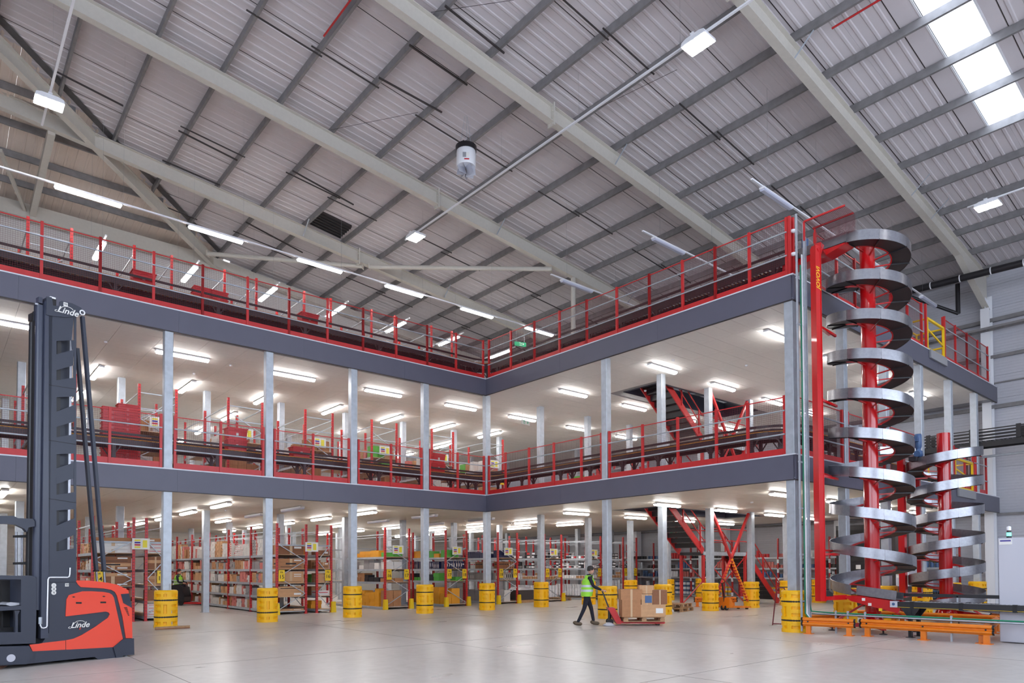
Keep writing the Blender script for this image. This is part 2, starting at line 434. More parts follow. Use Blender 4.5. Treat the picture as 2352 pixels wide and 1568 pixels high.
for i, s in enumerate(SKY):
    o = MB().box(0, 0, 0, (s[1]-s[0])/math.cos(tilt), s[3]-s[2], .01).build('window_%d' % (i+1), gm, None, (s[0], s[2], ZS(s[0])+.08)); o.rotation_euler = (0, tilt, 0)
    tag(o, kind='structure')
    for yy in (s[2]-.05, s[3]-.0):
        f = MB().box(0, 0, 0, (s[1]-s[0])/math.cos(tilt), .05, .1).build('window_frame', WHITE, None, (s[0], yy, ZS(s[0])-.01)); f.rotation_euler = (0, tilt, 0)
        tag(f, kind='structure')
# rafters (I section that follows the slope), haunches and wall columns
def ibeam(mb, a, b, w, h, tf=.02, tw=.014, mi=0):
    a = Vector(a); b = Vector(b); d = (b-a).normalized(); sd = d.cross(Vector((0,0,1))).normalized(); up = sd.cross(d)
    for s in (0, 1):
        off = up*(tf/2 if s == 0 else h-tf/2)
        mb.bar(a+off, b+off, w, tf, mi)
    mb.bar(a+up*(h/2), b+up*(h/2), tw, h-2*tf, mi)
RY = [9.12, 15.6, 22.1, 28.6, 2.6, -3.9]
RN = ['over the platform corner with the spiral conveyors','over the middle of the right wing','over the inner corner','over the far end of the left wing beside the hip','nearest the camera','behind the camera']
for i, y in enumerate(RY):
    t = thing('steel_rafter', 'cream steel roof rafter '+RN[i], 'beam', (0, y, 0))
    xs = XW0 if i < 3 or i > 3 else 3.2-8
    m_ = MB(); ibeam(m_, (XW0, 0, ZB(XW0)), (31.6, 0, ZB(31.6)), .24, .53); m_.build('beam', CREAM, t)
    # haunch deepening down to the eaves
    m_ = MB(); zt = ZB(35.1)+.53
    m_.prism([(31.4, ZB(31.4)), (35.1, ZB(35.1)-.95), (35.1, zt), (31.4, ZB(31.4)+.53)], -.008, .008, axis='y')
    m_.bar((31.4, 0, ZB(31.4)+.01), (35.1, 0, ZB(35.1)-.94), .24, .02); m_.bar((31.4, 0, ZB(31.4)+.52), (35.1, 0, ZB(35.1)+.52), .24, .02)
    m_.build('haunch', CREAM, t)
    # bolted splice plates
    m_ = MB(); m_.box(14.98, -.15, ZB(15)-.12, 15.03, .15, ZB(15)+.62)
    for zz in (-.06, .05, .2, .35, .5):
        for yy in (-.09, .09): m_.cyl((14.95, yy, ZB(15)+zz), (15.06, yy, ZB(15)+zz), .018, 6)
    m_.build('splice_plate', CREAM, t)
    m_ = MB()
    m_.box(34.78, -.17, 0, 34.81, .17, 12.9); m_.box(35.2, -.17, 0, 35.23, .17, 13.5); m_.box(34.81, -.01, 0, 35.2, .01, 13.4)
    m_.build('wall_column', WHITE, t)
    # fly braces
    for xx in (17.96, 26.3, 28.2) if i < 3 else (12.3, 19.8):
        for sgn in (-1,):
            m_ = MB().bar((xx, sgn*.7, ZS(xx)-.2), (xx, sgn*.1, ZB(xx)+.06), .05, .008); m_.build('fly_brace', GALV, t)
# hip rafter, end-bay beams, eaves beam
t = thing('hip_rafter', 'cream steel hip beam running diagonally at the upper left of the roof', 'beam')
m_ = MB(); ibeam(m_, (-1.5, 22.7, ZB(-1.5)+.0), (10.4, 34.6, ZB(10.4)-.02), .22, .5); m_.build('beam', CREAM, t)
m_ = MB(); m_.prism([(-1.2,22.7),(-1.0,22.5),(10.7,34.2),(10.5,34.4)], 0, .01, axis='z'); fl = m_.build('hip_flashing', GALVD, t)
for v in fl.data.vertices: v.co.z = ZS(v.co.x)-.06
t = thing('eaves_beam', 'cream eaves beam along the top of the back wall', 'beam')
MB().box(XW0, 34.55, ZE(34.5)-.75, WX, 34.9, ZE(34.5)-.28).build('beam', CREAM, t)
# the main slope drops below that line beyond x=10, so the beam follows it there
t['category'] = 'beam'; bpy.data.objects.remove(t.children[0])
m_ = MB(); m_.box(XW0, 34.5, ZE(34.6)-.85, 10.2, 34.85, ZE(34.6)-.26); m_.build('beam', CREAM, t)
m_ = MB(); m_.bar((10.2, 34.7, ZS(10.2)-.5), (WX, 34.7, ZS(WX)-.5), .3, .4); m_.build('beam', CREAM, t)
t = thing('jack_rafter', 'pale jack rafter falling to the back wall at the upper left', 'beam')
m_ = MB(); m_.bar((3.1, 28.7, ZE(28.7)-.6), (3.1, 34.7, ZE(34.7)-.6), .22, .3); m_.build('beam', CREAM, t)
t = thing('diagonal_strut', 'slim pale diagonal strut at the left edge of the picture', 'strut')
m_ = MB(); m_.bar(at(0, 345, y=30.2), at(57, 482, y=34.5), .12, .12); m_.build('beam', CREAM, t)
for i, (a, b, lb) in enumerate((((9.7,33.2),(15.3,28.7),'left pale tube brace between hip node and rafter'),((15.5,28.4),(21.3,22.2),'right pale tube brace crossing under the purlins'))):
    t = thing('tube_brace', lb, 'tube', group='roof bracing tubes')
    MB().cyl((a[0],a[1],ZB(a[0])-.1),(b[0],b[1],ZB(b[0])-.05),.1,12).build('tube', CREAM, t)
    MB().box(-.02,-.12,-.12,.02,.12,.12).build('end_plate', CREAM, t, (a[0],a[1],ZB(a[0])-.1), -.8)
    MB().box(-.02,-.12,-.12,.02,.12,.12).build('end_plate', CREAM, t, (b[0],b[1],ZB(b[0])-.05), -.8)
for i, (a, b, lb) in enumerate((((8.5,12),(8.5,18.3),'thin red sprinkler pipe at the top of the picture, left of centre'),((18.2,2),(18.2,8.1),'thin red sprinkler pipe between the top right rafter and the rooflight'))):
    tag(MB().cyl((a[0],a[1],ZS(a[0])-.3),(b[0],b[1],ZS(b[0])-.3),.028,8).build('sprinkler_pipe', RED), lb, 'pipe', 'red sprinkler pipes')

# ================================================================== TWO PLATFORM DECKS
def rects():
    # L-shaped footprint cut around the stair opening
    yield (XW0, Y0, X0, WB); yield (X0, Y1, OPX[0], WB); yield (OPX[1], Y1, X1, WB)
    yield (OPX[0], Y1, OPX[1], OPY[0]); yield (OPX[0], OPY[1], OPX[1], WB)
DN = {1:'lower', 2:'upper'}
tile_me = {1: MB().box(.004,.004,0,1.196,.596,.02).mesh('soffit_tile', TILE2), 2: MB().box(.004,.004,0,1.196,.596,.02).mesh('soffit_tile', TILE)}
for n, (zb, zt) in ((1, D1), (2, D2)):
    deck = tag(thing('floor_deck_'+DN[n], None, None), kind='structure')
    m_ = MB()
    for r in rects(): m_.box(r[0], r[1]+.01, zb+.06, r[2]-.0, r[3], zt-.01)
    m_.build('slab', DECK, deck)
    cells = []
    y = Y1+.1
    while y < WB-.6:
        x = (X0+.1 if y < Y0+.1 else X0+.1-1.2*24)
        while x < X1-1.2:
            inop = x < OPX[1] and x+1.2 > OPX[0] and y < OPY[1] and y+.6 > OPY[0]
            if not inop and not (y < Y0+.1 and x < X0): cells.append((x, y))
            x += 1.2
        y += .6
    # the ones seen largest are parts
    def vis(c):
        p = Vector((c[0]+.6, c[1]+.3, zb))-EYE; z = p.dot(FWD); u = CX+FPX*p.dot(RGT)/z
        return (0 if -40 < u < 2400 else 1, p.length)
    cells = [c for c in cells if c[0] > -4]
    cells.sort(key=vis)
    for c in cells[:300]: inst('soffit_tile', tile_me[n], deck, (c[0], c[1], zb+.02))
    m_ = MB()
    for c in cells[300:]: m_.box(c[0]+.004, c[1]+.004, zb+.02, c[0]+1.196, c[1]+.596, zb+.04)
    m_.build('soffit_tiles', TILE2 if n == 1 else TILE, deck)['kind'] = 'stuff'
    tb = MB(); 
    for r in rects(): tb.box(r[0], r[1], zb+.035, r[2], r[3], zb+.055)
    tb.build('soffit_grid', GREY, deck)
    m_ = MB()   # lining of the stair opening
    a, b = OPX; c, d_ = OPY
    m_.box(a, c, zb, b, c+.02, zt); m_.box(a, d_-.02, zb, b, d_, zt); m_.box(a, c, zb, a+.02, d_, zt); m_.box(b-.02, c, zb, b, d_, zt)
    m_.build('opening_lining', mat('dark_lining', srgb(44,44,58), .5), deck)
    # fascia: cladding panels hung on the deck edge
    fa = tag(thing('trim_fascia_'+DN[n], None, None), kind='structure')
    t_ = .05
    runs = [((X0, Y0), (-10, Y0), (0,-1)), ((X0, Y1), (X0, Y0), (-1,0)), ((X0, Y1), (X1, Y1), (0,-1))]
    for (a, b, o_) in runs:
        ln = math.dist(a, b); q = max(1, round(ln/3.9)); dx, dy = (b[0]-a[0])/ln, (b[1]-a[1])/ln
        for i in range(q):
            s0, s1 = ln*i/q+.0015, ln*(i+1)/q-.0015
            p = (a[0]+dx*s0, a[1]+dy*s0); r = (a[0]+dx*s1, a[1]+dy*s1)
            MB().box(min(p[0], r[0], p[0]+o_[0]*t_), min(p[1], r[1], p[1]+o_[1]*t_), zb, max(p[0], r[0], p[0]+(t_ if o_[0]==0 and p[0]==r[0] else 0)), max(p[1], r[1]), zt-.028).build('fascia_panel', FASC, fa)
        MB().box(min(a[0], b[0])+o_[0]*(t_+.012)-(.06 if o_[0]==0 else 0), min(a[1], b[1])+o_[1]*(t_+.012), zt-.028, max(a[0], b[0])+.04, max(a[1], b[1])+.04, zt+.006).build('edge_trim', TRIM, fa)
        MB().box(min(a[0], b[0])+o_[0]*(t_-.01), min(a[1], b[1])+o_[1]*(t_-.01), zb-.018, max(a[0], b[0])+.01, max(a[1], b[1])+.01, zb-.001).build('drip_edge', DARKS, fa)

# ================================================================== COLUMNS
cw = .24
me_col = {}
def col_mesh(z0, z1):
    k = (round(z0,2), round(z1,2))
    if k not in me_col:
        h = cw/2; b = .012
        poly = [(-h+b,-h),(h-b,-h),(h,-h+b),(h,h-b),(h-b,h),(-h+b,h),(-h,h-b),(-h,-h+b)]
        me_col[k] = (MB().prism(poly, z0, z1, axis='z').mesh('column', GALV), MB().box(-h-.04,-h-.04,z0,h+.04,h+.04,z0+.015).box(-h-.02,-h-.02,z1-.012,h+.02,h+.02,z1).mesh('column_plate', GALV))
    return me_col[k]
def in_deck(x, y): return (y > Y0) or (x > X0 and y > Y1)
ROWN = {0:'row behind the spirals', 1:'second row from the spirals', 2:'row along the left wing edge', 3:'fourth row, behind the left wing edge', 4:'fifth row', 5:'rearmost row'}
ci = 0; colpos = []
for j, y in enumerate(GY):
    for k in range(-7, 6):
        x = GX(k)
        if j >= 4 and k < -5: continue
        if not in_deck(x, y): continue
        colpos.append((j, k, x, y))
        for n, (z0, z1) in ((1, (0, D1[0]+.05)), (2, (D1[1], D2[0]+.05))):
            p = k+8
            o = thing('steel_column', '%s galvanised column, %s, %s from the %s' % ({1:'ground-floor',2:'upper-storey'}[n], ROWN[j], nth(p if j >= 2 else k), 'left' if j >= 2 else 'corner'), 'column', (x, y, 0))
            a, b = col_mesh(z0, z1)
            inst('shaft', a, o); inst('base_plate', b, o)
# impact guards (yellow plastic shells with two straps)
def guard_mesh():
    NZ = [0,.075,.155,.245,.27,.275,.36,.445,.45,.53,.62,.64,.7,.725,.73,.84,.93,.99,1.0]
    NZ = [0.0,.08,.085,.16,.165,.27,.3,.305,.375,.38,.46,.465,.545,.55,.62,.625,.72,.75,.82,.825,.905,.91,.97,1.0]
    H = 1.09; R = .31
    na = 64; 
    def pocket(a, z):
        q = (a % 16)
        wide = 2 <= q < 9; nar = 11 <= q < 14
        if .085 <= z < .16 or .825 <= z < .905: return wide or nar
        if .38 <= z < .46 or .55 <= z < .62: return wide or nar
        if .46 <= z < .55: return nar
        return False
    vs = []; fs = []
    zz = NZ
    def rad(a, inn):
        t = 2*PI*a/na; c, s = abs(math.cos(t)), abs(math.sin(t)); p = 2.5
        r = R/((c**p+s**p)**(1/p))*.985 if True else R
        r = min(r, R*1.1)
        return r-(.045 if inn else 0)
    m_ = MB()
    for i in range(len(zz)-1):
        z0, z1 = zz[i], zz[i+1]; thin = z1-z0 < .006
        for a in range(na):
            p0 = pocket(a, (z0+z1)/2+(0.0))
            strap = .27 < (z0+z1)/2 < .302 or .72 < (z0+z1)/2 < .75
            def P(aa, z, inn, e=0):
                r = rad(aa, inn)-e; t = 2*PI*aa/na; return (r*math.cos(t), r*math.sin(t), z*H)
            e = .012 if strap else 0
            if i == 0 or i == len(zz)-2:
                ee = (.0,.0)
            e1 = e2 = e
            if i == len(zz)-2: e2 = .03
            if i == 0: pass
            m_.add([P(a,z0,p0,e1),P(a+1,z0,p0,e1),P(a+1,z1,p0,e2),P(a,z1,p0,e2)], [(0,1,2,3)], 0, not p0)
            # pocket side walls
            for aa, other in ((a, a-1), (a+1, a+1)):
                if p0 and not pocket(other % na, (z0+z1)/2): m_.add([P(aa,z0,0),P(aa,z1,0),P(aa,z1,1),P(aa,z0,1)], [(0,1,2,3)])
            if i+1 < len(zz)-1:
                pn = pocket(a, (zz[i+1]+zz[i+2])/2)
                if pn != p0: m_.add([P(a,z1,0),P(a+1,z1,0),P(a+1,z1,1),P(a,z1,1)], [(0,1,2,3)])
    # top ring
    top = []
    for a in range(na):
        t = 2*PI*a/na; r = rad(a, 0)-.03; top.append((r*math.cos(t), r*math.sin(t), H))
    inn = [(p[0]*.55, p[1]*.55, H) for p in top]
    m_.add(top+inn, [(i, (i+1)%na, na+(i+1)%na, na+i) for i in range(na)])
    return m_.mesh('guard_shell', YEL)
gm_ = guard_mesh()
def strap(z):
    pts = []
    for a in range(33):
        t = 2*PI*a/32; c, s = abs(math.cos(t)), abs(math.sin(t)); r = min(.31/((c**2.5+s**2.5)**(1/2.5))*.985, .341)+.001
        pts.append((r*math.cos(t), r*math.sin(t)))
    m_ = MB()
    for i in range(32):
        a, b = pts[i], pts[i+1]
        m_.add([(a[0],a[1],z-.022),(b[0],b[1],z-.022),(b[0],b[1],z+.022),(a[0],a[1],z+.022)], [(0,1,2,3)])
    return m_.mesh('guard_strap', BLK)
st1, st2 = strap(.285*1.09), strap(.735*1.09)
seam = MB().box(.28,-.004,0,.313,.004,1.05).mesh('seam', BLK)
for (j, k, x, y) in colpos:
    if j >= 3: continue
    if j == 0 or j == 1 or (j == 2 and -4 <= k <= 5):
        nm = {0:'front row', 1:'second row', 2:'inner edge row'}[j]
        o = thing('column_guard', 'yellow black-strapped column guard, %s, %s from the %s' % (nm, nth(k if j < 2 else k+4), 'outer corner' if j < 2 else 'left'), 'column guard', (x, y, 0), R_.choice([0, PI/2, PI, -PI/2])+.05, 'yellow column guards')
        inst('shell', gm_, o); inst('strap', st1, o); inst('strap', st2, o)

# ================================================================== GUARD RAILS ROUND THE DECKS
mesh_cache = {}
def net(L_, H_):
    k = (round(L_, 2), H_)
    if k not in mesh_cache:
        m_ = MB(); r = .0016
        n = int(L_/.052); q = int(H_/.052)
        for i in range(1, n): 
            x = L_*i/n; m_.add([(x-r,-r,0),(x+r,-r,0),(x+r,r,0),(x-r,r,0),(x-r,-r,H_),(x+r,-r,H_),(x+r,r,H_),(x-r,r,H_)], [(0,1,5,4),(1,2,6,5),(2,3,7,6),(3,0,4,7)])
        for i in range(1, q):
            z = H_*i/q; m_.add([(0,-r,z-r),(0,r,z-r),(0,r,z+r),(0,-r,z+r),(L_,-r,z-r),(L_,r,z-r),(L_,r,z+r),(L_,-r,z+r)], [(0,1,5,4),(1,2,6,5),(2,3,7,6),(3,0,4,7)])
        mesh_cache[k] = m_.mesh('wire_mesh', DRED)
    return mesh_cache[k]
post_me = MB().box(-.035,-.035,0,.035,.035,1.6).mesh('post', RED)
def rail_bay(a, b, z, label, posts=None, group=None):
    inner = a[0] == b[0]
    """a, b: ends on the deck edge; posts: fractions where posts stand"""
    ln = math.dist(a, b); ang = math.atan2(b[1]-a[1], b[0]-a[0])
    t = thing('guard_rail', label, 'guard rail', (a[0], a[1], z), ang, group)
    posts = posts or [0, .5, 1]
    xs = [ln*p for p in posts]
    for x in xs: inst('post', post_me, t, (x, 0, 0))
    for i in range(len(xs)-1):
        p, q = xs[i]+.035, xs[i+1]-.035
        if q-p < .25: continue
        inst('wire_mesh', net(q-p, 1.36), t, (p, 0, .19))['kind'] = 'stuff'
        MB().box(p,-.012,1.54,q,.012,1.565).build('top_rail', RED, t)
        MB().box(p,-.006,0.01,q,.006,.19).build('kick_plate', RED, t)
    side = .045 if inner else -.045
    for zz in (.56, 1.19): MB().cyl((xs[0]-.02,side,zz),(xs[-1]+.02,side,zz),.021,8).build('mid_rail', GALV, t)
    return t
s = .19
# lower deck: a bay between each two columns
for k in range(-8, 0):
    a, b = GX(k), GX(k+1)
    rail_bay((a+s, Y0+.06), (b-s if k < -1 else b-.2, Y0+.06), D1[1], 'red guard rail, lower deck, left wing, %s bay from the inner corner' % nth(-1-k), group='lower deck guard rails')
ys = [21.75, 20.7, 19.31, 17.95, 16.57, 15.63], [15.27, 13.87, 12.52, 11.18, 10.18, 9.1]
for i, yy in enumerate(ys):
    a, b = yy[0], yy[-1]; rail_bay((X0+.06, b), (X0+.06, a), D1[1], 'red guard rail, lower deck, right wing, %s' % ('far bay next to the inner corner', 'near bay next to the outer corner')[i], [(y-b)/(a-b) for y in reversed(yy)], 'lower deck guard rails')
for k in range(0, 5):
    a, b = GX(k), GX(k+1)
    if k == 4: rail_bay((a+s, Y1+.06), (33.6, Y1+.06), D1[1], 'red guard rail of the lower deck, far right bay', [0, .33, .66, 1]); continue
    if k == 3: continue
    rail_bay((a+s, Y1+.06), (b-s, Y1+.06), D1[1], 'red guard rail, lower deck, behind the spirals, %s bay from the outer corner' % nth(k), [0, 1], group='lower deck guard rails')
# upper deck: continuous runs split in two-panel bays
px = [17.14-1.36*i for i in range(0, 21)]
for i in range(0, 20, 2):
    rail_bay((px[i+2]+(.0 if i else 0), Y0+.06), (px[i], Y0+.06), D2[1], 'red guard rail, upper deck, left wing, %s bay from the inner corner' % nth(i//2), [0, .5, 1] , 'upper deck guard rails')
py = [21.73, 20.35, 18.98, 17.62, 16.27, 14.9, 13.55, 12.29, 11.16, 10.07, 8.98]
for i in range(0, 10, 2):
    a, b, c = py[i], py[i+1], py[i+2]
    rail_bay((X0+.06, c), (X0+.06, a), D2[1], 'red guard rail, upper deck, right wing, %s bay from the inner corner' % nth(i//2), [0, (b-c)/(a-c), 1], 'upper deck guard rails')
for i, pp in enumerate(([18.7,20.0,21.2],[21.2,22.5,23.9],[23.9,25.3,26.6],[28.75,30.1,31.45],[31.45,32.8,34.1])):
    a, b, c = pp
    rail_bay((a, Y1+.06), (c, Y1+.06), D2[1], 'red guard rail, upper deck, above the spirals, %s bay from the outer corner' % nth(i), [0, (b-a)/(c-a), 1], 'upper deck guard rails')
# double corner post clamps
t = thing('corner_posts', 'pair of red corner posts with white clamps at the outer corner of the upper deck', 'post', (X0+.2, Y1+.06, D2[1]))
inst('post', post_me, t, (0,0,0)); inst('post', post_me, t, (-.14,.02,0))
for zz in (.58, 1.2): MB().lathe([(.001,-.05),(.07,-.03),(.07,.03),(.001,.05)], 10).build('clamp', WHITE, t, (-.07,-.05,zz))
# yellow swing gates
def gate(x, y, z, w, lb):
    t = thing('pallet_gate', lb, 'gate', (x, y, z))
    for a, b in (((0,0,0),(0,0,1.15)),((w,0,0),(w,0,1.15)),((0,0,.03),(w,0,.03)),((0,0,1.12),(w,0,1.12))): MB().bar(a, b, .07, .07, up=(0,1,0) if a[0]==b[0] else (0,0,1)).build('frame', YELP, t)
    for a, b in (((0,0,.75),(w,0,.45)),((0,.9,1.1),(0,0,1.1)),((0,.9,1.1),(w,.9,1.1)),((w,.9,1.1),(w,0,1.1)),((0,.9,.5),(w,.9,.5)),((0,.9,0),(0,.9,1.1)),((w,.9,0),(w,.9,1.1)),((0,0,.4),(0,.9,.4)),((w,0,.4),(w,.9,.4))): MB().bar(a, b, .045, .045, up=(.1,1,.2)).build('brace', YELP, t)
    MB().box(0,-.12,-.32,w,-.06,-.02).build('sill_plate', GREY, t)
    for q in (-.12, w+.12): inst('post', post_me, t, (q, 0, 0))
gate(26.95, Y1+.0, D2[1], 1.65, 'yellow swing gate in the upper deck railing above the spirals')
gate(29.6, Y1+.0, D1[1], 2.0, 'yellow swing gate in the lower deck railing behind the short spiral')

# ================================================================== LIGHTS
bat_me = {}
def batten_mesh(L_):
    if L_ not in bat_me:
        h = L_/2
        body = MB().prism([(-.06,0),(.06,0),(.055,-.03),(-.055,-.03)], -h, h, axis='x')
        body.v = [(v[0], v[1], v[2]) for v in body.v]
        body = MB().prism([(-.08,.0),(.08,.0),(.088,-.045),(-.088,-.045)], -h, h, axis='x')
        dif = MB().prism([(-.086,-.046),(.086,-.046),(.086,-.09),(.05,-.115),(-.05,-.115),(-.086,-.09)], -h+.02, h-.02, axis='x')
        bat_me[L_] = (body.mesh('batten_body', WHITE), dif.mesh('batten_diffuser', LED), dif.mesh('batten_diffuser_off', LEDOFF), MB().box(-h-.01,-.084,-.06,-h+.02,.084,-.002).box(h-.02,-.084,-.06,h+.01,.084,-.002).mesh('batten_end', WHITE))
    return bat_me[L_]
def batten(x, y, z, rz, label, L_=1.62, on=True, group=None):
    t = thing('batten_light', label, 'light', (x, y, z), rz, group)
    b = batten_mesh(L_); inst('body', b[0], t); inst('diffuser', b[1] if on else b[2], t); inst('end_cap', b[3], t)
    return t
Z = D2[0]+.0
for i, x in enumerate((1.3, 6.25, 10.0, 13.7, 17.5, 21.05, 24.8, 28.5)): batten(x, 23.97, Z, 0, 'lit batten, upper soffit, lengthwise row behind left wing edge, %s from the left' % nth(i))
for i, x in enumerate((4.46, 7.46, 10.4, 13.45, 16.45, 19.4, 22.3)): batten(x, 28.0, Z, PI/2, 'lit batten, upper soffit, crosswise row over rack aisles, %s from the left' % nth(i), 1.85)
for yy, rn in ((32.2,'middle'),(36.4,'rear'),(40.8,'rearmost')):
    for i, x in enumerate((4.46, 10.4, 16.45, 22.3)): batten(x, yy, Z, PI/2, 'lit batten, upper soffit, %s crosswise row, %s from the left' % (rn, nth(i)), 1.85)
for y, lb, xs in ((19.2,'row nearest inner corner',(19.6,23.4,27.1,30.8)),(14.8,'middle row of the right wing',(19.6,23.4,27.1,30.8)),(10.47,'row along spirals',(19.6,23.4,27.1,30.8))):
    for i, x in enumerate(xs): batten(x, y, Z, 0, 'lit batten, upper soffit, %s, %s from the left' % (lb, nth(i)), 1.5)
Z = D1[0]-.0
for y, lb in ((25.0,'first'),(29.0,'second'),(33.0,'third'),(37.2,'fourth'),(41.4,'fifth')):
    for i, x in enumerate((-1.5, 1.62, 7.8, 10.4, 13.4, 16.3, 19.4, 22.3, 25.2)):
        if (i == 0 and y > 26) or (y > 34 and i in (3, 5, 7)): continue
        on = not ((i in (3, 5, 6) and y < 30))
        batten(x, y, Z, PI/2, '%s batten, lower soffit over rack aisles, %s row back, %s from the left' % ('lit' if on else 'unlit', lb, nth(i)), 1.85, on)
for y, lb, xs in ((19.75,'row nearest inner corner',(20.3,24.1,27.8,31.3)),(15.1,'middle row of the right wing',(20.2,23.95,27.7,31.3)),(10.72,'row along spirals',(20.2,23.95,27.7,31.3))):
    for i, x in enumerate(xs): batten(x, y, Z, 0, 'lit batten, lower soffit, %s, %s from the left' % (lb, nth(i)), 1.4)
# battens over the upper deck, hung on white rails
def rail_line(name, a, b, label):
    t = thing(name, label, 'light rail'); MB().bar(a, b, .06, .045).build('rail', WHITE, t)
    ln = (Vector(b)-Vector(a)).length; n = int(ln/3.7)
    for i in range(n+1):
        p = Vector(a).lerp(Vector(b), (i+.3)/(n+1)); MB().cyl(p, (p.x, p.y, ZS(p.x)-.0 if p.x > p.y-24.2 else ZE(p.y)), .0028, 4, cap=False).build('hanger', GREY, t)
    return t
HZ = 13.1
rail_line('light_rail', (-4, 23.95, HZ+.025), (25.5, 23.95, HZ+.025), 'white rail carrying the long row of lit battens over the upper deck')
for i, x in enumerate((-.2, 3.55, 7.27, 11.0, 14.65, 18.4, 22.15)): batten(x, 23.95, HZ, 0, 'lit batten light in the long row above the upper deck, %s from the left' % nth(i), 1.75)
for i, x in enumerate((4.46, 7.47, 10.5, 13.5, 16.55, 19.6, 22.9)):
    rail_line('light_rail', (x, 26.6, HZ+.025), (x, 31.0, HZ+.025), 'short white rail carrying a crosswise batten over the upper deck, %s from the left' % nth(i))
    batten(x, 27.85, HZ, PI/2, 'lit crosswise batten light above the upper deck, %s from the left' % nth(i), 1.7)
for i, (y, xe) in enumerate(((10.55,34),(14.6,31),(19.1,30))):
    rail_line('light_rail', (18.3, y, HZ+.025), (xe, y, HZ+.025), 'white rail with unlit battens over the right wing, %s from the spirals' % nth(i))
    for q, x in enumerate((19.75, 26.8, 32.5)):
        if x < xe-.8: batten(x, y, HZ, 0, 'unlit batten above right wing, %s rail from spirals, %s from left' % (nth(i), nth(q)), 1.75, False)
# high bays
hb = MB().prism([(-.36,0),(.36,0),(.33,.1),(.2,.14),(-.2,.14),(-.33,.1)], -.26, .26, axis='y').mesh('housing', WHITE)
hp = MB().box(-.33,-.23,-.012,-.035,.23,0).box(.035,-.23,-.012,.33,.23,0).mesh('diffuser', LEDH)
def highbay(x, y, z, rz, label):
    t = thing('high_bay_light', label, 'light', (x, y, z), rz); inst('housing', hb, t); inst('diffuser', hp, t)
    MB().box(-.05,-.3,.14,.05,.3,.17).build('bracket', WHITE, t)
for i, (x, y, z, lb) in enumerate(((14.85,10.0,15.1,'large lit high-bay light at the top right of the picture'),(14.85,23.4,15.1,'lit high-bay light at the far end of the white rail, mid picture'),(2.45,23.35,15.1,'lit high-bay light at the upper left'),(27.3,7.0,13.95,'lit high-bay light at the right edge beneath the rooflight'),
    (2.45,10,15.4,'added unseen high bay over the open floor, left'),(14.85,-3.4,15.1,'added unseen high bay behind the camera'),(2.45,-3.4,15.4,'added unseen high bay behind the camera, left'),(27.3,-6,13.95,'added unseen high bay behind the camera, right'),(-7,10,15.6,'added unseen high bay over the floor, far left'),(8.6,-9,15.4,'added unseen high bay by the rear wall'))):  # extra high bays out of view, added to light the hall
    highbay(x, y, z, PI/2 if i in (0,1) else (0 if i != 3 else PI/2), lb)
for x, z, ya, yb, lb in ((14.85,15.3,-9,24.2,'long white lighting rail crossing the roof diagonally in the picture'),(2.45,15.3,-9,25.0,'white lighting rail at the upper left'),(27.3,14.15,-9,7.6,'white lighting rail with cable tray at the right edge')):
    rail_line('lighting_rail', (x, ya, z), (x, yb, z), lb)

# ================================================================== CONVEYORS ON THE DECKS
def belt_run(t, pts, z, w=.62, legs=True, lh=.85):
    """pts: centre line; side frames, rollers, guide rails and legs"""
    P = [Vector((p[0], p[1], z)) for p in pts]; n = len(P)
    nor = []
    for i in range(n):
        d = (P[min(i+1,n-1)]-P[max(i-1,0)]).normalized(); nor.append(Vector((-d.y, d.x, 0)))
    for s_ in (-1, 1):
        m_ = MB(); m2 = MB()
        for i in range(n-1):
            a = P[i]+nor[i]*(s_*w/2); b = P[i+1]+nor[i+1]*(s_*w/2)
            m_.bar(a-Vector((0,0,.1)), b-Vector((0,0,.1)), .05, .2)
            m2.bar(a+Vector((0,0,.02)), b+Vector((0,0,.02)), .052, .012, 1)
            m2.bar(a+Vector((0,0,.17)), b+Vector((0,0,.17)), .03, .07, 0)
        m_.build('side_frame', CONV, t); m2.build('guide_rail', [CONV, ORB], t)
    m_ = MB(); m3 = MB(); acc = 0; L_ = 0
    for i in range(n-1):
        d = P[i+1]-P[i]; ln = d.length; k = 0
        while acc <= ln:
            c = P[i]+d*(acc/ln); nn = nor[i].lerp(nor[i+1], acc/ln)
            m_.cyl(c-nn*(w/2-.03), c+nn*(w/2-.03), .028, 6, cap=False); acc += .12
        acc -= ln
        if legs:
            q = max(1, int(ln/1.5)) if ln > 1 else (1 if i % 3 == 0 else 0)
            for j in range(q):
                c = P[i]+d*((j+.5)/q)
                for s_ in (-1, 1):
                    e = c+nor[i]*(s_*w/2); lg = MB().box(-.05,-.03,-lh,.05,.03,-.2).bar((-.18,0,-.2),(-.03,0,-.42),.03).bar((.18,0,-.2),(.03,0,-.42),.03)
                    lg.build('leg', CONV, t, e, math.atan2(d.y, d.x))
                m3.bar(c+nor[i]*(w/2)-Vector((0,0,.6)), c-nor[i]*(w/2)-Vector((0,0,.6)), .04)
    m_.build('rollers', STEEL, t)['kind'] = 'stuff'
    if m3.v: m3.build('cross_bar', CONV, t)
def corner(cx, cy, r, a0, a1, n=7): return [(cx+r*math.cos(a0+(a1-a0)*i/n), cy+r*math.sin(a0+(a1-a0)*i/n)) for i in range(n+1)]
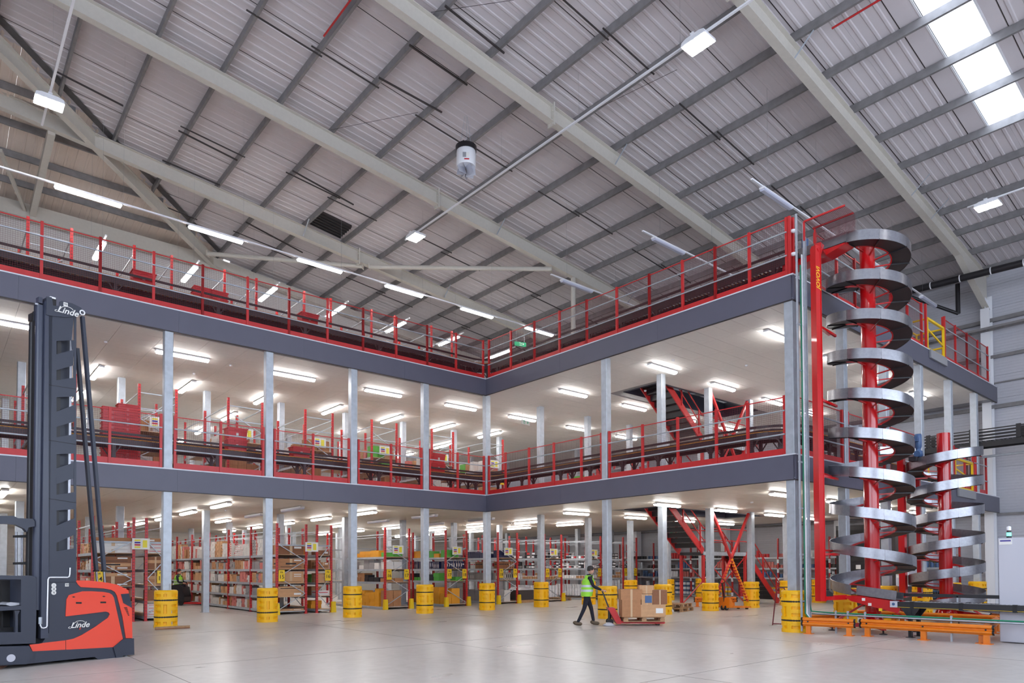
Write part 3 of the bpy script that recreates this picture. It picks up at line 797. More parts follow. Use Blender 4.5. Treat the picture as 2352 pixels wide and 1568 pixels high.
for n, zt, nm in ((1, D1[1], 'lower'), (2, D2[1], 'upper')):
    z = zt+.85
    t = thing('roller_conveyor', 'dark roller conveyor behind the %s deck railing of the left wing' % nm, 'conveyor')
    belt_run(t, [(x, 22.95) for x in np.arange(-9, 16.9, 2.9)]+[(17.2, 22.95)], z)
    t = thing('conveyor_curve', 'curved dark conveyor section at the inner corner of the %s deck' % nm, 'conveyor')
    belt_run(t, corner(17.2, 21.9, 1.05, PI/2, 0), z)
    t = thing('roller_conveyor', 'dark roller conveyor behind the %s deck railing of the right wing' % nm, 'conveyor')
    belt_run(t, [(18.25, y) for y in ((21.9, 19, 16, 13, 10.6) if n == 1 else (21.9, 19, 16, 13, 10.4, 9.0))], z)
    if n == 1:
        t = thing('conveyor_curve', 'curved dark conveyor section at the outer corner of the lower deck', 'conveyor')
        belt_run(t, corner(19.3, 10.6, 1.05, PI, 1.5*PI), z)
        t = thing('roller_conveyor', 'dark roller conveyor on the lower deck behind the tall spiral', 'conveyor')
        belt_run(t, [(19.3, 9.55), (21, 9.55), (23.0, 9.55)], z)
        t = thing('roller_conveyor', 'second, deeper roller conveyor line of the lower deck crossing the right wing', 'conveyor')
        belt_run(t, [(23.5, 10.5), (26, 10.5), (30, 10.5)], z)
    else:
        t = thing('roller_conveyor', 'second line of rollers beneath the upper deck conveyor', 'conveyor')
        belt_run(t, [(x, 23.75) for x in (8, 11, 14, 17)], z-.2, lh=.65)
# raised transfer conveyor leaving the lower deck at the right edge
t = thing('overhead_conveyor', 'raised black conveyor with slatted sides leaving over the right edge of the picture', 'conveyor')
pts = [Vector((32.9, y, 6.75)) for y in (16, 12, 8, 4, 0, -3)]
for s_ in (-1, 1):
    m_ = MB().bar(pts[0]+Vector((.3*s_,0,-.1)), pts[-1]+Vector((.3*s_,0,-.1)), .05, .2); m_.build('side_frame', BLK2, t)
    for q in range(4): MB().bar(pts[0]+Vector((.3*s_,0,.12+.13*q)), pts[-1]+Vector((.3*s_,0,.12+.13*q)), .03, .045).build('slat', BLK2, t)
    m_ = MB()
    y = 15.5
    while y > -3: m_.box(32.9+.3*s_-.03, y-.08, 6.8, 32.9+.3*s_+.03, y+.08, 7.32); y -= 1.6
    m_.build('clip', BLK2, t)
m_ = MB(); y = 16
while y > -3: m_.cyl((32.62,y,6.78),(33.18,y,6.78),.03,6,cap=False); y -= .15
m_.build('rollers', GREY, t)['kind'] = 'stuff'
for y in (9.3, 13.5):
    for s_ in (-1,1): MB().box(32.9+.3*s_-.05, y-.05, D1[1], 32.9+.3*s_+.05, y+.05, 6.6).bar((32.9+.3*s_,y-.3,6.55),(32.9+.3*s_,y,6.2),.04).build('leg', BLK2, t)
MB().cyl((33.1,9.5,6.2),(33.0,-3,6.35),.05,8).build('conduit', GALV, t)
# black heating pipe under the eaves
t = thing('radiant_pipe', 'long black radiant heater pipe below the roof at the right', 'pipe')
a = at(2075, 672, x=32.3); b = at(2352, 603, x=32.3)
d = (b-a).normalized()
MB().cyl(a, b+d*8, .14, 14).build('pipe', BLK2, t)
for q in (0,.25,.5,.75,1): 
    p = a.lerp(b, q); MB().lathe([(.15,-.02),(.15,.02)], 12).build('clip', WHITE, t, p).rotation_euler = (PI/2,0,0)
MB().cyl(a+Vector((0,.1,0)), a+Vector((1.6,-1.6,-1.0)), .07, 10).build('branch_pipe', BLK2, t)
MB().cyl(a+Vector((1.6,-1.6,-1.0)), a+Vector((1.6,-1.6,.3)), .09, 10).build('branch_pipe', BLK2, t)
# fan heater hanging in the roof
t = thing('destratification_fan', 'white cylindrical destratification fan hanging below the roof, mid picture', 'fan', (13.2, 17.75, 14.75))
MB().lathe([(.0,.62),(.30,.62),(.315,.6),(.315,.08),(.30,.05)], 28).build('drum', WHITE, t)
MB().lathe([(.335,.56),(.345,.72),(.3,.74),(.25,.62)], 28).build('cage', BLK2, t)
for i in range(8):
    m_ = MB().add([(.02,-.04,.05),(.29,-.07,.05),(.31,.03,-.2),(.05,.06,-.22)], [(0,1,2,3)]).add([(.02,-.03,.05),(.29,-.06,.05),(.31,.04,-.2),(.05,.07,-.22)], [(3,2,1,0)])
    o = m_.build('louvre_blade', CAB, t); o.rotation_euler = (0,0,i*PI/4)
fd = math.atan2(-17.75, -13.2)
o = MB().box(-.11,-.325,.2,.0,-.318,.36).build('data_label', GREY, t); o.rotation_euler = (0,0,fd+PI/2)
o = MB().box(.0,-.325,.2,.1,-.318,.36).build('data_label', PAPER, t); o.rotation_euler = (0,0,fd+PI/2)
o = MB().box(-.06,-.325,.12,.1,-.318,.16).build('name_strip', PRINTR, t); o.rotation_euler = (0,0,fd+PI/2)
for i in range(3): MB().cyl((.25*math.cos(i*2.1),.25*math.sin(i*2.1),.6),(.05*math.cos(i*2.1),.05*math.sin(i*2.1),1.75),.006,4).build('hanger', GALV, t)
# small ceiling sensors
sm = MB().lathe([(.05,.0),(.05,-.03),(.03,-.05),(0.001,-.05)], 12).mesh('sensor', WHITE)
for i, (u, v, z) in enumerate(((243,784,D2[0]),(445,857,D2[0]),(530,838,D2[0]),(1546,826,D2[0]),(1714,838,D2[0]),(1482,896,D2[0]),(518,1171,D1[0]),(690,1195,D1[0]),(1068,1195,D1[0]),(1174,1201,D1[0]),(1727,1152,D1[0]))):
    p = at(u, v, z=z); tag(inst('smoke_detector', sm, None, (p.x, p.y, z)), 'small white ceiling sensor, %s from the left on the %s soffit' % (nth(i if i < 6 else i-6), 'upper' if i < 6 else 'lower'), 'sensor', 'ceiling sensors')
t = thing('roof_vent', 'dark louvred vent box let into the roof, centre left', 'vent', (0, 0, 0))
pv = [at(u, v, pl=(Vector((.105,0,1)), 18.2)) for u, v in ((735,487),(808,522),(780,547),(705,512))]
m_ = MB(); m_.add([tuple(a) for a in pv]+[(a[0],a[1],a[2]+.2) for a in pv], [(0,1,2,3),(4,5,6,7),(0,1,5,4),(1,2,6,5),(2,3,7,6),(3,0,4,7)]).build('box', DARKS, t)
for i in range(6): a = pv[0].lerp(pv[3], (i+.5)/6); b = pv[1].lerp(pv[2], (i+.5)/6); MB().bar(a-Vector((0,0,.03)), b-Vector((0,0,.03)), .05, .03).build('louvre', BLK2, t)
t = thing('steel_post', 'pale round steel post under the rafter above the inner corner', 'post', (22.6, 22.1, D2[1]))
MB().cyl((0,0,0),(0,0,ZB(22.6)-D2[1]),.11,14).build('shaft', CREAM, t); MB().box(-.18,-.18,0,.18,.18,.02).build('base_plate', CREAM, t)
# hanging exit signs
def exitsign(p, rz, label, L_=.5, dz=.35, wh=False):
    A_, B_ = (PAPER, SIGNG) if wh else (SIGNG, PAPER)
    t = thing('exit_sign', label, 'sign', p, rz)
    MB().box(-L_/2,-.012,0,L_/2,.012,.2).build('panel', A_, t)
    for s_ in (-1,): text('Fire\nexit', .085, B_, t, (-.12 if wh else .02,-.016,.1), (PI/2,0,0))
    MB().prism([(.12,.05),(.2,.11),(.12,.17)], -.02, -.014, axis='y').build('arrow', B_, t)
    for s_ in (-1,1): MB().cyl((s_*L_*.35,0,.2),(s_*L_*.35,0,.2+dz),.004,4).build('hanger', GALV, t)
p = at(1205, 967, d=30); exitsign(at(1207, 975, z=8.25), 0.2, 'green and white exit sign hanging from the upper soffit', .62, .5, True)
exitsign(at(1549, 1226, z=3.3), -.5, 'dark green fire exit sign hanging from the lower soffit by the stairs', .42, .6)
exitsign(at(1195, 795, z=12.3), -.3, 'small green exit sign above the upper deck at the inner corner', .6, 3.3)

# ================================================================== STOCK ON THE RACKS
unit = {}
def carton(M, var):
    k = ('c', M.name, var)
    if k not in unit:
        m_ = MB().box(0,0,0,1,1,.985)
        m_.box(.0,.0,.985,.495,1,1).box(.505,.0,.985,1,1,1)                       # two top flaps
        if var % 2 == 0: m_.box(-.006,.45,.0,.0,.55,1,1).box(.45,-.006,0,.55,0,1,1)
        if var in (1, 2): m_.box(-.008,.12,.15,.0,.38,.6,2).box(.62,-.008,.3,.9,.0,.7,2)
        if var == 3: m_.box(-.008,.1,.55,.0,.9,.7,3).box(.1,-.008,.55,.9,.0,.7,3)
        if var == 4: m_.box(-.008,.3,.3,.0,.7,.75,3).box(.3,-.008,.3,.7,.0,.75,3)
        unit[k] = m_.mesh('carton', [M, TAPE, PAPER, {'white_box':PRINTR,'green_box':PAPER,'orange_box':DBX,'navy_box':PAPER,'grey_box':DBX}.get(M.name, PRINTD)])
    return unit[k]
def can(M, M2):
    k = ('k', M.name, M2.name)
    if k not in unit:
        m_ = MB().lathe([(.46,0),(.49,.02),(.47,.05),(.47,.2)], 12, (.5,.5,0)).lathe([(.475,.2),(.475,.75)], 12, (.5,.5,0), 1).lathe([(.47,.75),(.47,.93),(.5,.95),(.5,.985),(.45,1.0),(.44,.97),(.001,.965)], 12, (.5,.5,0))
        unit[k] = m_.mesh('can', [M, M2])
    return unit[k]
def tub(M):
    k = ('t', M.name)
    if k not in unit: unit[k] = MB().lathe([(.4,0),(.47,.85)], 12, (.5,.5,0)).lathe([(.5,.84),(.5,.96),(.46,1.0),(.001,.985)], 12, (.5,.5,0), 1).mesh('tub', [M, WHITE])
    return unit[k]
CNT = {}; LIM = 285
stuffm = {}
def put(kind, M, p, dims, label, M2=None, var=None, group=None, rz=0):
    """one carton, can or tub; past the limit of a kind the rest is joined per rack"""
    cat = {'carton':'carton','can':'can','tub':'tub','binder':'storage box'}[kind]
    CNT[cat] = CNT.get(cat, 0)+1
    if CNT[cat] > LIM:
        key = group
        if key not in stuffm: stuffm[key] = (MB(), [])
        mb_, ms_ = stuffm[key]
        if M not in ms_: ms_.append(M)
        i = ms_.index(M)
        if kind in ('can', 'tub'): mb_.cyl((p[0]+dims[0]/2,p[1]+dims[1]/2,p[2]), (p[0]+dims[0]/2,p[1]+dims[1]/2,p[2]+dims[2]), dims[0]*.47, 8, mi=i)
        else: mb_.box(p[0],p[1],p[2],p[0]+dims[0],p[1]+dims[1],p[2]+dims[2],i)
        return
    if kind in ('carton', 'binder'): me = carton(M, R_.randrange(5) if var is None else var)
    elif kind == 'can': me = can(M, M2 or WHITE)
    else: me = tub(M)
    o = inst({'carton':'carton','can':'paint_can','tub':'tub','binder':'storage_box'}[kind], me, None, p, rz, dims)
    tag(o, label, cat, group)
CN = {'brown_cardboard':'brown','light_cardboard':'light brown','dark_cardboard':'dark brown','white_box':'white','grey_box':'grey','green_box':'green','orange_box':'orange','navy_box':'navy blue','pink_box':'pink','black_box':'black','white_enamel':'white','dark_steel':'dark','galvanised_steel':'silver','red_tote_plastic':'red','yellow_plastic':'yellow','blue_motor':'blue'}
SHN = ['bottom','second','third','fourth','fifth','top']
USED = {}
def shelf_row(kind, rack, si, ns, x0, y0, y1, z, hmax, mats, dmin, dmax, hmin, hm, depth=.4, fillp=.95, axis='y', layers=True, m2=None, run=2):
    """fills the face of one shelf, item after item, from the aisle end backwards"""
    y = y0; i = 0; Mi = R_.choice(mats); left = 0
    sn = SHN[si] if si < ns-1 else 'top'
    while y < y1-.04:
        if left <= 0:
            Mi = R_.choice(mats); left = R_.randint(1, run); w = R_.uniform(dmin, dmax); h = R_.uniform(hmin, hm); dp = depth*R_.uniform(.7,1); var = R_.randrange(5)
            nl = max(1, int(R_.uniform(.72, 1.05)*hmax/h)) if layers else 1
        left -= 1
        if y+w > y1: break
        if R_.random() > fillp: y += w*1.2; i += 1; continue
        for q in range(nl):
            if (q+1)*h > hmax: break
            nmk = {'carton':'carton','can':'paint can','tub':'tub','binder':'storage box'}[kind]
            lab = '%s %s, %s shelf, %s, %s%s stack, %s' % (CN.get(Mi.name, 'printed'), nmk, sn, rack, nth(i), ' end' if axis == 'x' else '', ('lowest','second up','third up','fourth up','fifth up','sixth up','seventh up','eighth up','ninth up')[min(q,8)])
            if kind in ('can', 'tub'): w2 = min(w, dp)
            if axis == 'y': p = (x0+.04+R_.uniform(0,.03), y, z+q*h); dm = (dp, w*.97, h*.985) if kind not in ('can','tub') else (w*.97, w*.97, h*.985)
            else: p = (y, x0+R_.uniform(0,.03), z+q*h); dm = (w*.97, dp, h*.985) if kind not in ('can','tub') else (w*.97, w*.97, h*.985)
            put(kind, Mi, p, dm, lab, m2 and R_.choice(m2), var, rack)
        y += w+.008; i += 1

# ================================================================== RACKS
def upright_mesh(H):
    k = ('u', H)
    if k not in unit:
        m_ = MB().box(-.04,-.035,0,.04,.035,H).box(-.07,-.06,0,.07,.06,.012)
        z = .12
        while z < H-.05: m_.box(-.043,-.012,z,.0,.012,z+.03,1).box(-.02,-.037,z,.02,.0,z+.03,1); z += .1
        unit[k] = m_.mesh('upright', [RED, DRED])
    return unit[k]
def rack(name, x0, x1, yf, ys, z0, H, shelves, label, signs=(), notice=True, foot=(0,0), brace0=0, rungs=()):
    t = thing('storage_rack', label, 'rack', (0,0,z0))
    for y in ys:
        for x in (x0, x1): inst('upright', upright_mesh(H), t, (x, y, 0))
        zs_ = [.15+.62*i for i in range(int((H-.6)/.62)+1)]
        for i in range(len(zs_)-1):
            a, b = ((x0, x1), (x1, x0))[(i+brace0) % 2]
            if y != yf and i % 2: continue
            MB().bar((a+.03*(1 if a==x0 else -1), y, zs_[i]), (b-.03*(1 if b==x1 else -1), y, zs_[i+1]), .035, .025).build('brace', GALV, t)
        for zr in (.1, H-.8)+tuple(rungs): MB().bar((x0, y, zr), (x1, y, zr), .03, .03).build('rung', GALV, t)
    for zz in shelves:
        for x in (x0, x1):
            MB().box(x-.025, ys[0], zz-.09, x+.025, ys[-1], zz).build('beam', GALV, t)
        MB().box(x0+.03, ys[0]-.02, zz-.02, x1-.03, ys[-1], zz).build('shelf_board', BOARD, t)
    for zz in (H-.3,): 
        for x in (x0, x1): MB().box(x-.015, ys[0], zz, x+.015, ys[-1], zz+.04).build('tie_bar', GALV, t)
    for s_, num in signs:
        xx = x0+.16 if s_ == 0 else x1-.16
        g_ = MB().box(-.115,-.006,0,.115,.006,.42).build('number_sign', YELP, t, (xx, yf-.06, 1.24))
        text('PA', .09, PRINTD, g_, (0,-.009,.33), (PI/2,0,0)); text(num, .2, PRINTD, g_, (0,-.009,.16), (PI/2,0,0))
    if notice:
        xx = (x0+x1)/2 if not notice == 'right' else x1+.2
        g_ = MB().box(-.26,-.006,0,.26,.006,.36).build('notice_board', PAPER, t, (xx, yf-.07, shelves[-1]+.12))
        for i, M in enumerate((PRINTY, PRINTB, PRINTR, PRINTY)):
            MB().box(-.19,-.012,.27-.075*i,-.02,-.006,.32-.075*i).build('print_block', M, g_)
        MB().box(.05,-.012,.06,.18,-.006,.3).build('print_block', PRINTY, g_)
    for s_, x in ((0, x0), (1, x1)):
        if foot[s_]: MB().prism([(-.1,0),(.1,0),(.075,.42),(-.075,.42)], -.14, -.02, axis='y').build('foot_guard', YELP, t, (x+(.06 if s_ else -.02), yf, 0))
    return t
SA = [.14,.66,1.17,1.7,2.24]; SB = [.1,1.14,1.68,2.19]
YF = 25.05
yA = [YF, 27.75, 30.45, 33.15, 35.85, 38.55, 41.25, 43.95]; yB = [YF, 27.75, 30.45]
grd = 'ground floor rack'
rack('a', 3.93, 5.08, YF, yA, 0, 3.4, SA, 'tall red ground floor rack beside the forklift, end signs 14', ((0,'14'),), 'right', (0,0), 1, (2.58,))
rack('b', 5.45, 6.05, YF, yA, 0, 3.4, SA, 'narrow red ground floor rack with long white cartons next to rack 14', ((1,'15'),), False, (0,0), 0, (2.58,))
rack('c', 9.84, 10.97, YF, yA, 0, 3.4, SA, 'red ground floor rack of brown cartons with end sign 15', ((0,'15'),), 'right', (1,0), 0, (2.58,))
rack('d', 11.41, 12.0, YF, yA, 0, 3.4, SA, 'narrow red ground floor rack with end sign 16', ((1,'16'),), False, (0,1), 1, (2.58,))
nums = [(14.4,15.56,'16','17'),(17.45,18.6,'17','18'),(20.44,21.63,'18','19'),(23.44,24.63,'19','20'),(26.45,27.6,'20','21'),(29.45,30.6,'21','22')]
for i, (a, b, n1_, n2_) in enumerate(nums):
    rack('r%d'%i, a, b, YF, yB, 0, 3.4, SB, 'red ground floor rack with end signs %s and %s' % (NW[n1_], NW[n2_]), ((0,n1_),(1,n2_)), True, (i<4 and i!=3,1), i%2, (2.58,))
def ends(rack_, x0, x1, z, n, h, mats, si, ns, yd=.55, y=YF+.06, kind='carton', var=None, z0=0):
    w = x1-x0-.12
    for q in range(n):
        M = R_.choice(mats)
        put(kind, M, (x0+.06, y, z0+z+q*h), (w, yd, h*.985), '%s flat carton across the end, %s shelf, %s, %s' % (CN[M.name], SHN[si] if si < ns-1 else 'top', rack_, ('lowest','second up','third up','fourth up','fifth up','sixth up','seventh up')[q]), None, R_.randrange(5) if var is None else var, rack_)
BR = [CARD, CARD2, CARD3]
# rack 14
for si, z in enumerate(SA):
    n, h, mt = ((4,.105,[WBX]),(3,.12,[CARD3]),(4,.105,BR),(4,.105,BR),(3,.11,[WBX]))[si]
    ends('rack fourteen', 3.93, 5.08, z, n, h, mt, si, 5); ends('narrow rack fifteen', 5.45, 6.05, z, n, h, mt, si, 5, var=(3 if mt[0]==WBX else 0))
    shelf_row('carton', 'rack fourteen', si, 5, 3.9, YF+.66, YF+2.6, z, .4, BR+[WBX,PBX], .1, .3, .08, .16, .35)
put('carton', CARD, (4.0, YF+.06, SA[4]+.36), (1.9, .5, .13), 'long brown carton lying across the top of the stack on rack 14', None, 1, 'rack fourteen')
# rack 15: brown ends, mixed small boxes along the aisle face
for si, z in enumerate(SA):
    n, h, mt = ((1,.05,[CARD2]),(2,.19,[CARD2,WBX]),(6,.072,[CARD2]),(3,.13,[CARD]),(2,.18,[CARD3]))[si]
    ends('rack fifteen', 9.84, 10.97, z, n, h, mt, si, 5)
    if si not in (0,): ends('narrow rack sixteen', 11.41, 12.0, z, max(1, n-1), h, mt, si, 5)
for si in (4,3,2,1,0):
    z = SA[si]
    shelf_row('carton', 'rack fifteen', si, 5, 9.82, YF+.66, yA[-1], z, .44 if si < 4 else .75, [WBX, WBX, WBX, CARD, CARD2, PBX, GBX], .09, .34, .07, .17, .45, .95, run=3)
    shelf_row('carton', 'narrow rack sixteen', si, 5, 11.42, YF+.66, YF+1.6, z, .4, [ORB, GRN, WBX, CARD], .2, .4, .15, .2, .5)
spec = {0:([(ORB,WBX,CARD),(DBX,CARD,CARD3),(WBX,GBX,WBX),(GRN,ORB,ORB)]), 1:([(ORB,CARD,ORB),(GRN,DBX,GRN),(NBX,NBX,NBX),(GRN,GRN,ORB)]), 2:([(WBX,WBX,GBX),(GBX,WBX,GBX),(GBX,WBX,CARD3),(NBX,NBX,NBX)])}
for i in range(3):
    a, b, n1_, n2_ = nums[i]; rk = 'rack %s/%s' % (NW[n1_], NW[n2_])
    for si, z in enumerate(SB):
        mt = list(spec[i][si]); hm = (.85 if si == 0 else .42)
        if (i, si) in ((1,2),(2,1),(2,2)) or (i, si) == (1, 3) and False:
            shelf_row('binder', rk, si, 4, YF+.08, a+.07, b-.05, z, .42, mt, .11, .13, .33, .36, .4, .96, axis='x', layers=False, run=9)
            shelf_row('binder', rk, si, 4, a, YF+.6, YF+3.3, z, .42, mt, .11, .13, .33, .36, .4, .96, layers=False, run=9)
        else:
            shelf_row('carton', rk, si, 4, YF+.08, a+.07, b-.05, z, hm*.95, mt, .3, .5, .14, .2, .45, .95, axis='x', run=2)
            shelf_row('carton', rk, si, 4, a, YF+.62, YF+3.4, z, hm*.95, mt, .3, .5, .13, .2, .45, .96, run=2)
CM = [DARKS, GALV, WHITE, DBX]; CL = [WHITE, WHITE, GBX, PRINTR, DBX]
for i in range(3, 6):
    a, b, n1_, n2_ = nums[i]; rk = 'rack %s/%s' % (NW[n1_], NW[n2_])
    for si, z in enumerate(SB):
        if si == 0: 
            shelf_row('tub', rk, si, 4, YF+.1, a+.07, b-.05, z+.12, .84, [WHITE], .2, .2, .2, .2, .2, 1, axis='x', run=9)
            shelf_row('tub', rk, si, 4, a, YF+.35, YF+2.6, z+.12, .84, [WHITE], .2, .2, .2, .2, .2, 1, run=9)
        else:
            mm = ([WHITE,CARD2] if si == 1 else CM)
            shelf_row('can' if si > 1 else 'tub', rk, si, 4, YF+.08, a+.07, b-.05, z, .36, mm, .17, .2, .15, .18, .2, .93, axis='x', m2=CL, run=4)
            shelf_row('can' if si > 1 else 'tub', rk, si, 4, a, YF+.3, YF+(2.6 if i > 3 else 3), z, .36, mm, .17, .2, .15, .18, .2, .93, m2=CL, run=4)
# pallets under the tubs
def pallet_mesh():
    if 'pal' not in unit:
        unit['pal'] = None
    return None
def pallet(x, y, z, rz, label, group=None):
    t = thing('wooden_pallet', label, 'pallet', (x, y, z), rz, group)
    if 'pp' not in unit:
        unit['pp'] = MB().box(0,-.05,0,1.2,.05,.02).mesh('plank', WOOD); unit['pb'] = MB().box(-.07,-.05,0,.07,.05,.08).mesh('block', WOOD); unit['pc'] = MB().box(-.05,-.4,0,.05,.4,.02).mesh('cross_plank', WOOD)
    for yy in (-.35,0,.35): inst('bottom_plank', unit['pp'], t, (-.6, yy, 0))
    for yy in (-.35,0,.35):
        for xx in (-.53,0,.53): inst('block', unit['pb'], t, (xx, yy, .02))
    for xx in (-.53,0,.53): inst('cross_plank', unit['pc'], t, (xx, 0, .1))
    for i in range(6): inst('top_plank', unit['pp'], t, (-.6, -.35+.14*i, .12))
    return t
for i in range(3,5):
    a, b, n1_, n2_ = nums[i]
    pallet(a+1.8, YF+.9, 0, PI/2, 'wooden pallet beside the foot of the rack with signs %s and %s' % (NW[n1_], NW[n2_]))
# open shelving along the right wall
t = thing('wall_shelving', 'long open paint shelving along the right outer wall behind the stairs', 'shelving', (33.9, 0, 0))
for y in (10.2, 12.9, 15.6, 18.3, 21.0, 23.7, 26.4, 29.1):
    for x in (0, .7):
        inst('upright', upright_mesh(3.2), t, (x, y, 0))
        if x == 0:
            for zz in (.1,.9,1.4,1.9): MB().box(-.05,-.05,zz,.0,.05,zz+.2).build('white_band', WHITE, t, (0, y, 0))
SW = [.1, 1.15, 1.66, 2.22]
for zz in SW:
    MB().box(-.03,10.2,zz-.08,.02,29.1,zz).build('beam', GALV, t); MB().box(0,10.2,zz-.02,.7,29.1,zz).build('shelf_board', BOARD, t)
for si, z in enumerate(SW):
    y = 10.4; nsec = -1
    while y < 28.8:
        nsec += 1
        seg = R_.uniform(.7, 1.6); M = R_.choice([DARKS, DARKS, WHITE, GALV, TOTE, DBX, BLUEM, PBX] if si else [TOTE, WHITE, BLUEM, YEL, TOTE]); w = R_.uniform(.16,.2) if si else .26
        ye = min(y+seg, 28.9)
        shelf_row('can', 'right wall shelving, section %s' % nth(nsec), si, 4, 33.88, y, ye, z, .42 if si else .8, [M], w, w, w*.95, w*1.05, w, .97, m2=[R_.choice(CL)], run=3)
        y = ye+R_.uniform(.05,.3)
# flattened pallet bundle with film between racks 18 and 19
t = thing('wrapped_pallet', 'grey film-wrapped bundle of trays standing between racks 19 and 20', 'wrapped pallet', (22.4, 25.6, 0))
MB().box(-.5,-.4,.14,.5,.4,.62).build('tray_stack', DARKS, t); MB().prism([(-.52,.62),(.52,.62),(.4,.72),(.1,.68),(-.3,.75)], -.42, .42, axis='y').build('film', mat('film', srgb(190,190,196), .15), t); MB().box(-.55,-.42,0,.55,.42,.13).build('pallet', WOOD, t)

# ------------------------------------------------------------------ upper storeys
def tote_mesh():
    m_ = MB(); a, b, c, d_ = .27, .17, .3, .2; h = .36
    vs = [(-a,-b,0),(a,-b,0),(a,b,0),(-a,b,0),(-c,-d_,h),(c,-d_,h),(c,d_,h),(-c,d_,h)]
    m_.add(vs, [(3,2,1,0),(0,1,5,4),(1,2,6,5),(2,3,7,6),(3,0,4,7)])
    vi = [(x*.94, y*.92, max(z, .02)) for x, y, z in vs]
    m_.add(vi, [(0,1,2,3),(4,5,1,0),(5,6,2,1),(6,7,3,2),(7,4,0,3)])
    for (x0,y0,x1,y1) in ((-c-.02,-d_-.02,c+.02,-d_+.01),(-c-.02,d_-.01,c+.02,d_+.02),(-c-.02,-d_,-c+.01,d_),(c-.01,-d_,c+.02,d_)): m_.box(x0,y0,h-.03,x1,y1,h)
    m_.box(-c-.012,-d_-.012,h-.1,c+.012,-d_+.0,h-.085).box(-.09,-d_-.02,h-.075,.09,-d_-.008,h-.04)
    m_.box(-.05,-d_-.006,.12,.02,-d_+.012,.2,1)
    return m_.mesh('tote', [TOTE, PAPER])
tm = tote_mesh()
def tote(p, rz, label, group=None, s=1): return tag(inst('tote', tm, None, p, rz, (s,s,s)), label, 'tote', group)
for c, (u, n) in enumerate(((257, 12), (292, 13))):
    for i in range(n):
        p = at(u, 1000, y=24.15)
        tote((p.x, 24.15+c*.03, D1[1]+.155*i), R_.uniform(-.02,.02), 'red nested tote, %s stack on the lower deck, %s from the bottom' % (('left','right')[c], nth(i)), 'nested red tote stacks', .93)
for (u, v, dn, k, lb) in ((541,1030,1,2,'red tote upright on the lower deck conveyor, left wing'),(688,1046,1,1,'red tote on the lower deck conveyor past the second column'),(1002,1078,1,2,'red tote on the lower deck conveyor near the inner corner'),(328,640,2,1,'red tote travelling on the upper deck conveyor at the left'),(707,742,2,1,'red tote standing on the upper deck conveyor below the boxes')):
    p = at(u, v, y=22.95)
    for i in range(k): tote((p.x, 22.95, (D1 if dn == 1 else D2)[1]+.88+.38*i), .02*i, lb+(', %s of the pile' % ('lower','upper')[i] if k > 1 else ''), None, 1.05)
for c in range(2):
    for i in range(12): tote((at(463+c*37, 690, y=24.3).x, 24.3, D2[1]+.13*i), 0, 'red nested tote, %s stack on the upper deck, %s from the bottom' % (('left','right')[c], nth(i)), 'upper deck tote stacks', .95)
for i in range(3): tote((21.2+.8*i, 24.0, D1[1]+.0), .2, 'red tote on the lower deck floor near the inner corner, %s from the left' % nth(i), 'floor totes')
SD = [.12, .62, 1.12, 1.62]
for i, (a, b) in enumerate(((2.3,3.4),(5.2,6.33),(8.05,9.26),(10.92,12.04),(13.77,14.94),(16.72,17.86),(19.62,20.76))):
    rk = '%s lower deck rack' % nth(i)
    rack('u%d'%i, a, b, YF, yB, D1[1], 3.15, SD, 'tall red rack on the lower deck, %s from the left' % nth(i), (), True, (0,0), i%2, (2.87,))
    for s_ in (b-.12,):
        g_ = thing('aisle_sign', 'yellow AA aisle sign on the %s' % rk, 'sign', (s_-.0, YF-.08, D1[1]+.98)); MB().box(-.13,-.006,0,.13,.006,.3).build('plate', YELP, g_); MB().box(-.13,-.005,.3,.13,.005,.4).build('header', PAPER, g_); text('AA', .11, PRINTD, g_, (0,-.009,.17), (PI/2,0,0))
    for si in (3,2,1,0):
        z = D1[1]+SD[si]
        mt = [CARD, CARD2, CARD, WBX] if i < 4 else [WBX, CARD2, PBX, GRN, CARD]
        if si == 0: mt = [TOTE, TOTE, PBX]
        shelf_row('carton', rk, si, 4, YF+.08, a+.07, b-.05, z, .42 if si < 3 else .6, mt, .28, .5, .14, .25, .45, .88, axis='x')
        if si == 3: shelf_row('carton', rk, si, 4, a, YF+.6, YF+2.4, z, .55, mt+[WBX], .15, .35, .1, .2, .45, .85)
for i, (a, b) in enumerate(((2.14,3.26),(5.01,6.15),(7.89,9.02),(10.85,11.95),(13.75,14.85),(16.7,17.8))):
    rk = '%s upper deck rack' % nth(i)
    rack('v%d'%i, a, b, YF, yB[:2], D2[1], 2.96, [.12,.7,1.3], 'red rack on the upper deck, %s from the left' % nth(i), (), i > 0, (0,0), i%2, (2.5,))
    for si in (2,1,0):
        shelf_row('carton', rk, si, 3, YF+.08, a+.07, b-.05, D2[1]+[.12,.7,1.3][si], .5, [CARD, CARD2, WBX], .28, .5, .14, .25, .45, .8, axis='x')
